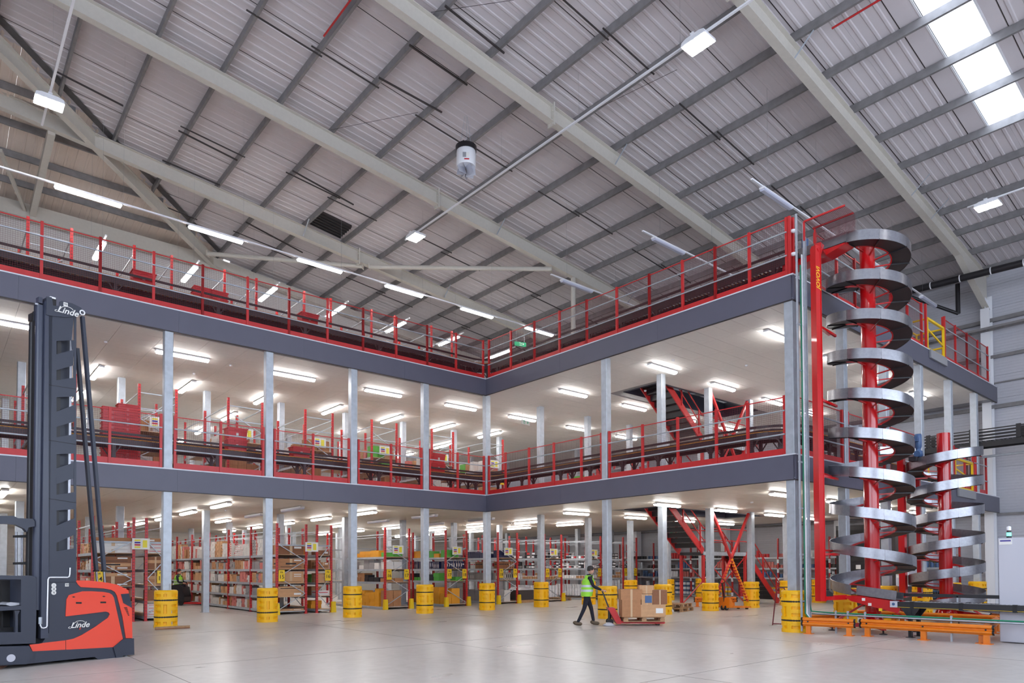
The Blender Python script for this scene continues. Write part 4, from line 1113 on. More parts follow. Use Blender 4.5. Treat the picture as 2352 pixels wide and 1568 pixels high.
# goods and racks on the right wing of the lower deck
for i, (x, y) in enumerate(((23.6,19.5),(26.6,19.5),(23.6,22.6),(26.6,22.6),(29.6,20.6),(23.2,13.2))):
    rk = '%s right wing rack' % ['near left','near right','far left','far right','rightmost','beside the stair'][i]
    rack('w%d'%i, x, x+1.1, y, [y, y+2.0], D1[1], 2.0 if i < 5 else 1.2, [.12,.62,1.1] if i < 5 else [.12,.6], 'low red rack on the lower deck, right wing, %s' % ['near left','near right','far left','far right','rightmost','beside the stair'][i], (), False)
    for si in ((2,1) if i < 5 else (1,0)):
        shelf_row('carton', rk, si, 3, x, y+.1, y+1.9, D1[1]+[.12,.62,1.1][si], .42, [WBX, CARD2, CARD, GRN, PBX], .25, .4, .14, .25, .4, .9)
for i, (u, v, x_) in enumerate(((1418,1060,19.6),(1330,1010,20.5))):
    p = at(u, v, x=x_); t = thing('control_box', 'grey electrical cabinet under the lower deck conveyor, right wing, %s' % ('near','far')[i], 'cabinet', (x_, p.y, D1[1]))
    MB().box(-.15,-.3,0,.15,.3,.7).build('case', CAB, t); MB().box(-.16,-.28,.03,-.15,.28,.67).build('door', GREY, t); MB().box(-.175,.2,.3,-.16,.23,.4).build('handle', BLK, t)
for key, (mb_, ms_) in list(stuffm.items()):
    tag(mb_.build('stacked_stock', ms_), 'further stock standing deeper on the '+key, 'stock', kind='stuff')

# ================================================================== STAIRS
def stairs(z0, z1, nm):
    t = thing('steel_staircase', 'red and black steel staircase rising from the %s' % nm, 'staircase', (0, 16.5, z0))
    H = z1-z0; hm = H/2+.0; w = 1.15
    sl = .84; xl0, xl1 = 27.75-(.0), 24.45      # landing from xl1 to xl0
    xb = xl0+hm/sl; xt = xl1-(H-hm)/sl
    for (xa, za, xc, zc) in ((xb, 0, xl0, hm), (xl1, hm, xt, H)):
        n = 11; 
        for y in (0, w):
            MB().bar((xa, y, za+.02), (xc, y, zc-.05), .05, .27, up=(0,0,1)).build('stringer', RED, t)
        for i in range(1, n):
            x = xa+(xc-xa)*i/n; zz = za+(zc-za)*i/n
            MB().box(x-.13, .03, zz-.03, x+.15, w-.03, zz).build('tread', BLK2, t)
            MB().add([(x-.13,.03,zz-.02),(x-.13,w-.03,zz-.02),(x-.16,w-.03,zz+.17),(x-.16,.03,zz+.17),(x-.12,.03,zz-.02),(x-.12,w-.03,zz-.02),(x-.15,w-.03,zz+.17),(x-.15,.03,zz+.17)], [(0,1,2,3),(7,6,5,4),(0,4,5,1),(2,6,7,3),(0,3,7,4),(1,5,6,2)]).build('riser', BLK2, t)
        for y in (-.03, w+.03):
            for h, r in ((1.0,.025),(.5,.02)): MB().cyl((xa, y, za+h), (xc, y, zc+h), r, 8).build('handrail', RED, t)
            for q in (.08, .5, .92):
                x = xa+(xc-xa)*q; zz = za+(zc-za)*q; MB().box(x-.025,y-.025,zz,x+.025,y+.025,zz+1.0).build('baluster', RED, t)
    MB().box(xl1, 0, hm-.12, xl0, w, hm).build('landing', BLK2, t); MB().box(xl1,-.02,hm-.14,xl0,.0,hm+.02).build('landing_edge', GALV, t)
    for x in (xl1+.05, xl0-.05):
        for y in (.03, w-.03): MB().box(x-.05,y-.05,0,x+.05,y+.05,hm-.12).build('landing_leg', RED, t)
    for x, x2 in ((xl1, xl0),):
        for y in (-.02, w+.02):
            for h in (1.0,.5): MB().cyl((x,y,hm+h),(x2,y,hm+h),.022,8).build('handrail', RED, t)
    for y in (.03, w-.03):
        MB().bar((xl1+.05,y,.1),(xl0-.05,y,hm-.2),.05,.02).build('cross_brace', RED, t); MB().bar((xl0-.05,y,.1),(xl1+.05,y,hm-.2),.05,.02).build('cross_brace', RED, t)
stairs(0, D1[1], 'ground floor to the lower deck'); stairs(D1[1], D2[1], 'lower deck to the upper deck')
def xbrace(z0, z1, nm, haz):
    t = thing('cross_bracing', 'red crossed bracing %s' % nm, 'brace', (0, 15.46, 0))
    a, b = 23.52, 26.24; c = (a+b)/2; zc = (z0+z1)/2+.05
    for (p, q) in (((a,z1-.05),(c,zc)),((b,z1-.05),(c,zc))): MB().bar((p[0],0,p[1]),(q[0],0,q[1]),.09,.09).build('brace_arm', RED, t)
    for (p, q) in (((c,zc),(a,z0+.1)),((c,zc),(b,z0+.1))):
        MB().bar((p[0],0,p[1]),(q[0],0,q[1]),.09,.09).build('brace_arm', RED, t)
        if haz:
            m_ = MB(); P_, Q_ = Vector((p[0],0,p[1])), Vector((q[0],0,q[1]))
            for i in range(16): 
                s1 = P_.lerp(Q_, (i+.2)/16); s2 = P_.lerp(Q_, (i+.62)/16); m_.bar(s1+Vector((-.03,0,0)), s2+Vector((.03,0,0)), .1, .094)
            m_.build('hazard_tape', HAZ, t)
    MB().box(c-.12,-.02,zc-.12,c+.12,.02,zc+.12).build('gusset', RED, t)
xbrace(0, D1[0], 'on the ground floor, hazard-taped below, before the stairs', True); xbrace(D1[1], D2[0], 'on the lower deck before the stairs', False)

# ================================================================== SPIRAL CONVEYORS
def helix_seg(r0, r1, a, dz, n, name, M, z0, z1, sgn=1):
    """one curved plate or band: angle a, falling dz over its length"""
    m_ = MB(); vs = []
    for i in range(n+1):
        t = sgn*a*i/n; z = -dz*i/n
        for r, zz in ((r0, z0), (r1, z0), (r1, z1), (r0, z1)): vs.append((r*math.cos(t), r*math.sin(t), z+zz))
    fs = []
    for q in range(4):
        sv = []
        for i in range(n+1): sv += [vs[i*4+q], vs[i*4+(q+1)%4]]
        m_.add(sv, [(2*i, 2*i+1, 2*i+3, 2*i+2) for i in range(n)], 0, True)
    return m_.add([vs[i] for i in range(4)]+vs[-4:], [(3,2,1,0), (4,5,6,7)], 0).mesh(name, M)
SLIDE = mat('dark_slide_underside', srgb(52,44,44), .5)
def spiral(cx, cy, rp, ztop, pitch, ztot, a0, a1, zf0, sgn, label, ro, ri, zpole, nper=8):
    """zf0: deck height at angle a0 where the slide begins; runs through angle a1-a0 (may be many turns)"""
    t = thing('spiral_conveyor', label, 'spiral conveyor', (cx, cy, 0))
    MB().lathe([(rp,.35),(rp,zpole)], 28).build('pole', REDG, t)
    MB().lathe([(rp*1.5,.12),(rp*1.5,.2),(rp*1.02,.5),(rp,.5)], 28).build('pole_foot', REDG, t)
    for i in range(4):
        b = i*PI/2+.6
        MB().bar((rp*.9*math.cos(b),rp*.9*math.sin(b),.75),(1.0*math.cos(b),1.0*math.sin(b),.2),.05).build('base_strut', RED, t)
        MB().bar((0,0,.16),(1.05*math.cos(b),1.05*math.sin(b),.16),.12,.1).build('base_arm', RED, t)
        MB().lathe([(.1,0),(.09,.02),(.02,.035),(.02,.16)], 12, (1.0*math.cos(b),1.0*math.sin(b),0)).build('levelling_foot', DARKS, t)
    a = 2*PI/nper; dz = pitch/nper; n = int(round((a1-a0)/a))
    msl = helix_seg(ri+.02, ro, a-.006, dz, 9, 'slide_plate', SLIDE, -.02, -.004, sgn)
    mtop = helix_seg(ri+.02, ro, a-.004, dz, 9, 'slide_top', STEEL, -.003, .003, sgn)
    mgd = helix_seg(ro-.004, ro+.004, a-.004, dz, 9, 'outer_guard', STEEL, -.03, .235, sgn)
    mrl = helix_seg(ri-.012, ri+.02, a, dz, 5, 'inner_rail', RED, -.03, .02, sgn)
    msp = MB().bar((rp*.95,0,-.06),(ri,0,-.03),.03,.03).mesh('spoke', RED)
    mrb = MB().box(ri,-.008,-.05,ro+.012,.008,-.018).mesh('seam_rib', BLK2)
    for i in range(n):
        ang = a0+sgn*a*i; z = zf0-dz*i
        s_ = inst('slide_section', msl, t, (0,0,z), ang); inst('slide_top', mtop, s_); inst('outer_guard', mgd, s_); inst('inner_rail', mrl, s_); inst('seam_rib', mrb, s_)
        inst('spoke', msp, t, (0,0,z), ang)
    return t, a0+sgn*a*n, zf0-dz*n
A173 = math.radians(173); 
def z_at(deg, turn): return (10.29-.235)-1.015*((deg-202)/360+turn)
t1, ae, ze = spiral(19.0, 7.62, .185, 0, 1.015, 0, A173, A173+2*PI*9+math.radians(7), z_at(173,0), 1, 'tall spiral conveyor with red pole and steel slide reaching the upper deck', 1.015, .56, 10.35)
# infeed chute at the top, arriving from the upper deck
zi = z_at(173,0)
xi = 19.0-.79
MB().prism([(-.235,0),(-.215,0),(-.215,.24),(-.235,.24)], 0, 1.75, axis='y').prism([(.215,0),(.235,0),(.235,.24),(.215,.24)], 0, 1.75, axis='y').box(-.235,0,-.01,.235,1.75,.003).build('infeed_chute', STEEL, t1, (xi-.0, 7.72, zi))
MB().prism([(1.75,-.2),(1.75,-.02),(.0,-.02),(.0,-.05),(.55,-.18)], -.22, .22, axis='x').build('infeed_beam', REDG, t1, (xi, 7.72, zi))
MB().cyl((0,0,0),(0,0,.3),.09,14).build('motor', BLUEM, t1, (xi-.05, 8.9, zi+.22))
for c in t1.children:
    if c.name.startswith(('infeed','motor')): c.location = Vector(c.location)-Vector((19.0, 7.62, 0))
# outfeed at the bottom
zo = ze
oc = []
oc.append(MB().prism([(-.235,0),(-.215,0),(-.215,.22),(-.235,.22)], -.95, 0, axis='y').prism([(.215,0),(.235,0),(.235,.16),(.215,.16)], -.95, 0, axis='y').box(-.235,-.95,-.01,.235,0,.003).build('outfeed_chute', STEEL, t1, (xi-19, 0, zo)))
oc[0].rotation_euler = (.12, 0, 0)
MB().prism([(.35,-.02),(.1,-.16),(-1.0,-.42),(-1.05,-.32),(-1.05,-.14),(-.1,-.02)], -.27, -.24, axis='x').build('outfeed_beam', REDG, t1, (xi-19, 0, zo-.02))
MB().prism([(.35,-.02),(.1,-.16),(-1.0,-.42),(-1.05,-.32),(-1.05,-.14),(-.1,-.02)], .24, .27, axis='x').build('outfeed_beam', REDG, t1, (xi-19, 0, zo-.02))
for q, (M, yy) in enumerate(((PAPER,-.2),(PAPER,-.35),(YELP,-.6))): MB().box(-.275,yy-.04,-.22-.12*q+.06,-.271,yy+.04,-.15-.12*q+.06).build('warning_sticker', M, t1, (xi-19, 0, zo))
# red service mast joined to the spiral by arms
px_, py_ = 17.15, 8.12
pc = (px_-19, py_-7.62)
zb_ = at(1880, 1378, x=px_).z; MH = at(1885, 562, x=px_).z-zb_
m_ = MB().box(-.1,-.07,0,.06,.07,MH); m_.box(-.11,-.08,-.02,.1,.08,.03); m_.box(.06,-.085,.0,.075,.085,MH-.05).box(-.115,-.085,.0,-.1,.085,MH-.05)
ms_ = m_.build('service_mast', REDG, t1, (pc[0], pc[1], zb_), -.3)
text('JOVOVI', .17, YELP, ms_, (-.02,-.074,MH-.85), (PI/2, -PI/2, 0), 'mast_lettering', shear=.3)
MB().bar((pc[0],pc[1],zb_+.06),(xi-19-.2,.3,zb_+.06),.14,.12).build('bottom_arm', REDG, t1)
MB().prism([(-.06,MH-.1),(.15,MH+.14),(.4,MH+.14),(.08,MH-.3)], -.07, .07, axis='y').build('top_elbow', REDG, t1, (pc[0]-.02, pc[1], zb_), .1)
MB().bar((pc[0]+.1,pc[1],zb_+MH+.05),(xi-19-.1,.75,zi-.13),.16,.1).build('top_arm', REDG, t1)
MB().prism([(-.02,0),(.25,0),(.22,.08),(.1,.14),(0,.14)], -.1, .1, axis='y').build('limit_box', BLK, t1, (pc[0]+.1, pc[1], zb_+.1), -.3)
for zz in (at(1885,748,x=px_).z, at(1885,917,x=px_).z, at(1885,1092,x=px_).z, at(1885,1272,x=px_).z):
    MB().bar((pc[0],pc[1]-.05,zz),(-.78,.52,zz+.0),.05,.06).build('stay_arm', REDG, t1); MB().bar((pc[0],pc[1]+.05,zz+.1),(-.7,.72,zz+.1),.05,.05).build('stay_arm', REDG, t1)
# wire canopy over the infeed
cn = thing('mesh_canopy', 'sloping red mesh canopy over the top infeed of the tall spiral', 'mesh guard', (17.3, 8.5, 10.72), 0)
for a, b in (((0,0,.0),(0,-1.05,0)),((.6,.05,.03),(.6,-1.0,.03)),((0,0,0),(0,0,-.5)),((.6,0,0),(.6,0,-.5))): MB().bar(a, b, .04).build('frame', RED, cn)
nn = inst('wire_mesh', net(1.45, 1.36), cn, (0,0,0)); nn['kind'] = 'stuff'; nn.rotation_euler = (-PI/2-.1, -.23, -PI/2); nn.scale = (1, 1, .55); bpy.data.objects.remove(nn)
m_ = MB()
for i in range(1, 29): m_.bar((0,-1.05*i/29,0),(.6,-1.05*i/29,.03),.005).bar((.6,-1.05*i/29,.03),(.6,-1.05*i/29,-.45),.005)
for i in range(1, 15): m_.bar((.6*i/15,0,0),(.6*i/15,-1.05,0),.005).bar((.6,0,-.45*i/15),(.6,-1.05,-.45*i/15),.005)
m_.build('wire_mesh', DRED, cn)['kind'] = 'stuff'

# short spiral, clockwise
f2 = [1036,1107,1173,1240,1306]
dz2 = .858; zt2 = at(2172, 1033.5, d=19.85).z
a2 = math.radians(202+150)
t2, ae2, ze2 = spiral(23.5, 7.3, .18, 0, dz2, 0, a2, a2+2*PI*5.45, zt2-.235+dz2*(150/360), -1, 'shorter spiral conveyor with red pole at the right edge', 1.0, .55, 5.75)
MB().box(-.235,0,-.01,.235,1.3,.003).box(-.235,0,0,-.22,1.3,.22).box(.22,0,0,.235,1.3,.22).build('infeed_chute', STEEL, t2, (.0, .75, zt2+.12), .9)
mt_ = MB().box(-.09,-.09,0,.09,.09,4.85).mesh('m', REDG)
inst('service_mast', mt_, t2, (-.55,1.0,.75)); MB().box(.5,.85,.7,.62,.97,5.7).build('service_mast', REDG, t2)
MB().bar((-.55,1.0,.82),(.6,.9,.82),.12,.12).build('bottom_arm', REDG, t2)
for zz in (1.9, 2.9, 4.4): MB().bar((-.55,1.0,zz),(-.3,.35,zz),.04,.04).build('stay_arm', RED, t2)
MB().prism([(-.235,0),(-.22,0),(-.22,.2),(-.235,.2)], -1.3, 0, axis='y').prism([(.22,0),(.235,0),(.235,.2),(.22,.2)], -1.3, 0, axis='y').box(-.235,-1.3,-.01,.235,0,.003).build('outfeed_chute', STEEL, t2, (.78, .1, ze2-.02)).rotation_euler = (.12,0,0)
MB().bar((.78,.3,ze2-.15),(.78,-1.5,ze2-.35),.5,.14).build('outfeed_beam', REDG, t2)
mo = thing('gear_motor', 'blue gear motor standing above the infeed of the short spiral', 'motor', at(2109, 1030, x=22.9))
MB().lathe([(.0,.45),(.09,.44),(.1,.4),(.1,.05),(.07,0),(.07,-.06),(.12,-.08),(.12,-.25),(.0,-.27)], 16).build('housing', BLUEM, mo); MB().cyl((-.12,0,-.17),(.16,0,-.17),.09,12).build('gearbox', BLUEM, mo); MB().box(-.2,-.06,.2,-.09,.06,.34).build('terminal_box', BLUEM, mo)
MB().box(-.5,-.1,-.42,.9,.1,-.3).build('cross_beam', BLK2, mo)

# accumulation conveyor leaving the tall spiral
cv = thing('outfeed_conveyor', 'black roller conveyor carrying goods away from the foot of the tall spiral', 'conveyor', (0,0,0))
zc = .80; xa, xb = 17.95, 18.47
for s_, x in ((-1, xa), (1, xb)):
    MB().box(x-.03, 2.2, zc-.1, x+.03, 6.62, zc+.05).box(x-.032,2.2,zc-.085,x+.032,6.62,zc-.078,1).build('side_frame', [BLK2, YELP], cv)
    y = 6.3
    while y > 2.3: MB().box(x-.04,y-.04,zc-.11,x+.04,y+.04,zc+.06).build('joint_cover', BLK, cv); y -= 1.02
MB().box(xb+.02, 2.2, zc+.16, xb+.05, 6.9, zc+.24).build('guide_rail', BLK2, cv)
for y in (6.7,5.5,4.3,3.1): MB().box(xb+.02,y,zc+.05,xb+.04,y+.03,zc+.2).build('rail_post', GALV, cv)
m_ = MB(); y = 6.55
while y > 2.3: m_.cyl((xa+.03,y,zc+.02),(xb-.03,y,zc+.02),.03,8,cap=False); y -= .085
m_.build('rollers', GREY, cv)['kind'] = 'stuff'
for y in (6.35, 3.3):
    for x in (xa, xb): MB().box(x-.05,y-.035,0,x+.05,y+.035,zc-.1).prism([(y-.2,zc-.1),(y+.2,zc-.1),(y+.05,zc-.32),(y-.05,zc-.32)], x-.02, x+.02, axis='x').box(x-.09,y-.08,0,x+.09,y+.08,.012).build('leg', BLK2, cv)
    MB().box(xa,y-.015,.42,xb,y+.015,.52).build('cross_bar', BLK2, cv)
MB().box(xa-.06,6.62,zc-.09,xa+.08,6.78,zc+.06).build('end_drive', CAB, cv); MB().cyl((xa-.07,6.7,zc-.01),(xa-.03,6.7,zc-.01),.035,10).build('drive_boss', BLUEM, cv)
cv2 = thing('outfeed_conveyor', 'black roller conveyor leaving the short spiral behind the cabinet', 'conveyor')
MB().box(24.0, 2.5, .75, 24.06, 6.0, .9).build('side_frame', BLK2, cv2); MB().box(24.55, 2.5, .75, 24.61, 6.0, .9).build('side_frame', BLK2, cv2)
m_ = MB(); y = 5.9
while y > 2.6: m_.cyl((24.03,y,.87),(24.58,y,.87),.03,8,cap=False); y -= .1
m_.build('rollers', GREY, cv2)['kind'] = 'stuff'
for y in (5.6, 3.0):
    for x in (24.03, 24.58): MB().box(x-.04,y-.04,0,x+.04,y+.04,.76).build('leg', BLK2, cv2)

# ================================================================== CRASH BARRIERS
def barrier(a, b, nposts, label, z=.0, h=.42):
    ln = math.dist(a, b); ang = math.atan2(b[1]-a[1], b[0]-a[0])
    t = thing('crash_barrier', label, 'crash barrier', (a[0], a[1], z), ang)
    for i in range(nposts):
        x = .15+(ln-.3)*i/(nposts-1)
        MB().box(x-.055,-.0,0,x+.055,.1,h-.03).box(x-.11,-.06,0,x+.11,.16,.014).build('post', ORG, t)
    # W section
    zc = lambda z: .2+(z-(h-.27))*.22/.32
    pr = [(0,h-.27),(-.03,h-.23),(-.06,h-.2),(-.06,h-.16),(-.015,h-.12),(-.015,h-.08),(-.06,h-.04),(-.06,h),(-.03,h+.03),(0,h+.05),(.012,h+.05),(-.016,h+.02),(-.045,h-.0),(-.045,h-.035),(0,h-.075),(0,h-.125),(-.045,h-.165),(-.045,h-.195),(-.02,h-.22),(.012,h-.265)]
    pr = [(a_, zc(b_)) for a_, b_ in pr]
    MB().prism(pr, 0, ln, axis='x').build('rail', ORG, t)
    for x in (-.01, ln-.03): MB().prism([(p[0]-.008, p[1]) for p in pr], x, x+.04, axis='x').build('end_cap', BLK, t)
    for i in range(nposts):
        x = .15+(ln-.3)*i/(nposts-1)
        for zz in (.315,): MB().cyl((x,-.03,zz),(x,-.0,zz),.02,8).build('bolt', BLK2, t)
barrier((16.98, 8.55), (17.25, 7.34), 2, 'short orange crash barrier left of the conveyor leg, foreground')
barrier((17.44, 7.3), (17.55, 4.55), 3, 'long orange crash barrier in the right foreground')
barrier((21.2, 8.1), (21.2, 5.3), 2, 'orange crash barrier behind the conveyor, between the two spirals')
barrier((20.9, 9.3), (21.3, 7.6), 2, 'orange crash barrier beneath the outfeed of the tall spiral')
barrier((17.55, 4.75), (20.7, 5.3), 2, 'orange crash barrier running back from the right foreground barrier')
barrier((17.6, 8.95), (19.3, 8.6), 2, 'orange crash barrier behind the nearest column guard')
barrier((25.2, 6.6), (25.0, 4.2), 2, 'orange crash barrier behind the pale cabinet')
barrier(at(1594,1393,z=0).xy, at(1693,1393,z=0).xy, 2, 'short orange crash barrier under the stairs')
# cable trunking on stub posts behind the front barriers
t = thing('cable_tray', 'low galvanised cable tray on perforated stub posts behind the front crash barriers', 'cable tray')
MB().box(17.62,4.0,.46,17.72,8.6,.47).box(17.62,4.0,.46,17.63,8.6,.5).build('tray', GALV, t)
for y in (8.0,7.7,7.28,5.4): MB().box(17.66,y-.02,0,17.7,y+.02,.58).build('stub_post', GALV, t); 
MB().tube([(17.69,3.8,.52),(17.69,8.2,.52),(17.5,8.55,.55),(17.45,8.6,.9)], .02, 6).build('cable', GREEN, t)
# vertical conduits at the platform corner
t = thing('service_riser', 'vertical galvanised struts and green cables rising past the platform corner', 'cable riser', (0,0,0))
for x, y, z1, w in ((17.1,8.62,10.9,.045),(17.42,8.58,10.75,.05),(17.5,8.58,10.4,.03)): MB().box(x-w/2,y-.03,.05,x+w/2,y+.01,z1).build('strut', GALV, t)
for x in (17.34,17.37,): MB().tube([(x,8.6,9.9),(x,8.6,.5),(x+.05,8.5,.3)], .014, 6).build('conduit', WHITE, t)
for x in (17.26,17.285): MB().tube([(x,8.6,9.6),(x,8.6,.5),(x+.05,8.5,.35)], .013, 6).build('cable', GREEN, t)
z = .8
while z < 10.3: MB().box(17.06,8.6,z,17.54,8.63,z+.04).build('bracket', GALV, t); z += 1.2
# pale cabinet at the right edge
t = thing('control_cabinet', 'tall pale grey cabinet cut off by the right edge of the picture', 'cabinet', (18.25, 1.9, 0))
MB().box(0,0,.02,1.6,2.72,2.33).build('case', CAB, t)
MB().box(.0,.01,.04,-.012,2.71,2.31).build('door', CAB, t); MB().box(-.02,2.46,2.18,-.012,2.7,2.3).build('label_plate', PAPER, t); MB().box(-.024,2.48,2.25,-.02,2.68,2.28).build('label_strip', PRINTB, t)
MB().box(-.03,.2,1.0,-.012,.26,1.25).build('handle', BLK, t)
be = thing('beacon', 'small stack beacon glowing green on top of the pale cabinet', 'beacon', (18.6, 4.5, 2.33))
MB().lathe([(.05,0),(.05,.05)], 12).build('base', BLK, be); MB().lathe([(.045,.05),(.045,.13)], 12).build('green_lens', mat('green_lens', (.1,.8,.5), .3, emit=((.1,1,.6), 3)), be); MB().lathe([(.045,.13),(.045,.18)], 12).build('dark_ring', DARKS, be); MB().lathe([(.045,.18),(.045,.26),(.0,.28)], 12).build('cap', WHITE, be)

# ================================================================== things under the right wing
pallet(22.35, 16.25, 0, .25, 'lower wooden pallet lying on the floor between two column guards'); pallet(22.45, 16.35, .145, .32, 'upper wooden pallet lying slightly turned on another')
t = tag(MB().lathe([(.0,.2),(.1,.19),(.2,.1),(.24,.02),(.2,0)], 9).build('plastic_bag', mat('film', srgb(200,200,206), .2)), 'crumpled clear plastic bag beside the pallets', 'bag'); t.location = (21.4, 16.0, 0)
def pallet_jack(loc, rz, M, label):
    t = thing('pallet_jack', label, 'pallet jack', loc, rz)
    for y in (-.2, .2):
        MB().prism([(.1,.1),(1.25,.06),(1.3,.085),(1.25,.12),(.1,.16)], y-.08, y+.08, axis='y').build('fork', M, t); MB().cyl((1.1,y-.05,.045),(1.1,y+.05,.045),.042,12).build('load_wheel', BLK, t)
    MB().prism([(-.12,.1),(.16,.1),(.16,.2),(.04,.42),(-.04,.5),(-.1,.5)], -.26, .26, axis='y').build('frame', M, t)
    MB().cyl((-.06,0,.1),(-.06,0,.55),.05,12).build('pump', BLK2, t)
    for y in (-.09,.09): MB().cyl((-.06,y-.03,.1),(-.06,y+.03,.1),.1,18).build('steer_wheel', BLK, t); MB().cyl((-.06,y-.035,.1),(-.06,y+.035,.1),.05,12).build('wheel_hub', GALV, t)
    MB().bar((-.08,0,.5),(-.2,0,1.08),.05,.05).build('tiller', BLK2, t)
    pts = [(-.2,.0,1.05)]+[(-.2-.12*math.sin(a)*.3-.03, .13*math.cos(a), 1.16+.1*math.sin(a)) for a in np.linspace(-PI/2, 1.5*PI, 17)]
    MB().tube(pts[1:], .014, 6).build('grip_loop', BLK, t)
    return t
pallet_jack((24.1, 15.25, 0), -.08, ORG, 'orange and black hand pallet jack parked beside the column guard')
# folded red trolley frame by the nearest guard
t = thing('sack_frame', 'thin dark red tubular stand leaning behind the nearest column guard', 'stand', (18.69, 10.14, 0), -.7)
MB().tube([(-.1,.1,.02),(-.02,.0,1.0),(.05,-.03,1.1),(.16,-.1,1.1),(.2,-.14,1.0),(.2,-.14,.05)], .018, 8).build('frame', DRED, t); MB().tube([(-.1,.1,.06),(.2,-.14,.06)], .015, 6).build('foot', DRED, t)
# broom leaning on the first guard
t = thing('floor_broom', 'wide floor broom leaning on the leftmost yellow column guard', 'broom')
a = at(395, 1437, z=.05); b = at(392, 1340, y=a.y+.1)
MB().cyl(a, b, .013, 8).build('handle', mat('aluminium', srgb(190,186,180), .4, metal=.5), t)
l_, r_ = at(356, 1444, z=.03), at(436, 1440, z=.03); MB().bar(l_+Vector((0,0,.03)), r_+Vector((0,0,.03)), .06, .05).build('head', WOOD, t); MB().bar(l_, r_, .05, .05).build('bristles', CARD3, t)
# dark block and switch cabinet behind the spirals under the right wing
t = thing('doorway_block', 'tall black block standing for a dark doorway behind the tall spiral', 'machine', (30.5, 12.4, 0), 0)  # black block stands for a dark doorway in the right wall
MB().box(0,0,.0,1.9,1.35,3.5).build('body', BLK2, t); MB().box(-.02,.05,1.9,0,1.3,3.3).build('upper_door', BLK, t); MB().box(-.02,.05,.2,0,1.3,1.8).build('lower_door', BLK, t); MB().box(-.03,.3,1.6,-.02,.5,1.78).build('notice', PAPER, t); MB().box(.5,-.9,0,2,-.1,3.4).build('rear_frame', DARKS, t)
t = thing('switch_cabinet', 'grey switch cabinet with warning labels between the spirals', 'cabinet', (30.2, 10.7, 0))
MB().box(0,0,.9,.9,.5,2.1).build('case', CAB, t); MB().box(-.3,0,0,.9,.5,.88).build('plinth', DARKS, t)
for i in range(3):
    for q in range(2): MB().box(-.012,.1+.14*i,1.25+.14*q,0,.19+.14*i,1.34+.14*q).build('warning_label', (YELP, PRINTB, PAPER)[(i+q)%3], t)
t = thing('fire_extinguisher', 'grey gas cylinder by the right wall, seen beside the red service mast', 'cylinder', (33.6, 15.4, 0)); MB().lathe([(.12,0),(.12,1.1),(.05,1.25),(.04,1.35)], 16).build('body', GREY, t); MB().box(-.03,-.03,1.35,.03,.03,1.42).build('valve', BLK, t)

# ================================================================== FORKLIFT (reach truck) at the left
ANG = math.atan2(15.14-14.59, 3.07-.99)
FO = Vector((.99, 14.59, 0)); AX = Vector((math.cos(ANG), math.sin(ANG), 0)); NY = Vector((-math.sin(ANG), math.cos(ANG), 0))
def sz(u, v, t=0.0):
    """pixel on the near side of the truck (t metres in) -> truck coordinates (along, up)"""
    p = at(u, v, pl=(NY, (FO+NY*t).dot(NY))); q = p-FO
    return (q.dot(AX), q.z)
def S6(pts, t=0.0): return [sz(20+a/6.273, 1300+b/6.272, t) for a, b in pts]
fk = thing('reach_truck', 'large orange and charcoal order-picking truck with a tall mast at the left edge', 'forklift', FO, ANG)
DW = 1.25
base = S6([(-420,1160),(280,1145),(345,1225),(870,1200),(1500,1165),(1645,1045),(1792,1040),(1800,1270),(1640,1290),(1540,1335),(1300,1345),(1240,1305),(230,1410),(-420,1450)])
MB().prism(base, .0, DW, axis='y').build('chassis', NAVY, fk)
MB().prism(S6([(-420,1160),(280,1145),(350,1275),(235,1410),(-420,1420)]), -.04, .0, axis='y').build('wheel_arch', NAVY, fk)
MB().prism(S6([(1500,1165),(1645,1045),(1795,1038),(1800,1272),(1640,1285),(1620,1325),(1545,1330)]), -.03, .0, axis='y').build('rear_bumper', NAVY, fk)
body = S6([(590,190),(890,190),(965,205),(1150,205),(1420,235),(1560,265),(1690,325),(1725,350),(1735,392),(1775,600),(1783,1040),(1645,1045),(1500,1165),(870,1200),(345,1225),(300,1130),(490,1105),(585,960)])
MB().prism(body, .02, DW-.05, axis='y').build('body', NAVY, fk)
hood = S6([(965,205),(1150,205),(1420,235),(1560,265),(1690,325),(1725,350),(1732,392),(1615,400),(1650,530),(1775,600),(1783,1035),(1690,1035),(1640,720),(1560,420),(1530,370),(1480,340),(1380,320),(1040,300),(1000,262)])
MB().prism(hood, 0, DW-.03, axis='y').build('hood', FKO, fk)
side = S6([(820,1198),(822,725),(1100,692),(1400,655),(1440,668),(1455,690),(1430,740),(1250,870),(1060,985),(940,1040),(822,1065)])
p2_ = S6([(822,722),(835,480),(870,415),(960,388),(1070,360),(1200,360),(1370,370),(1450,385),(1490,410),(1515,450),(1570,700),(1645,1045),(1500,1165),(870,1200),(822,1200),(822,1066),(940,1042),(1060,987),(1250,872),(1432,742),(1457,690),(1440,664),(1400,652),(1100,689)])
MB().prism(p2_, 0, .02, axis='y').build('side_panel', FKO, fk)
MB().prism(S6([(300,1130),(440,1118),(490,1105),(820,1067),(820,1200),(345,1225)]), 0, .02, axis='y').build('front_side_panel', FKO, fk)
MB().prism(S6([(1615,400),(1732,392),(1775,600),(1650,530)]), -.006, .25, axis='y').build('tail_light', GLASSD, fk)
MB().prism(S6([(1615,400),(1732,392),(1775,600),(1650,530)]), DW-.3, DW, axis='y').build('tail_light', GLASSD, fk)
for (x0,y0,x1,y1) in ((968,515,1050,540),(1320,508,1402,532)): MB().prism(S6([(x0,y0),(x1,y0),(x1,y1),(x0,y1)]), -.004, .0, axis='y').build('grip_slot', BLK, fk)
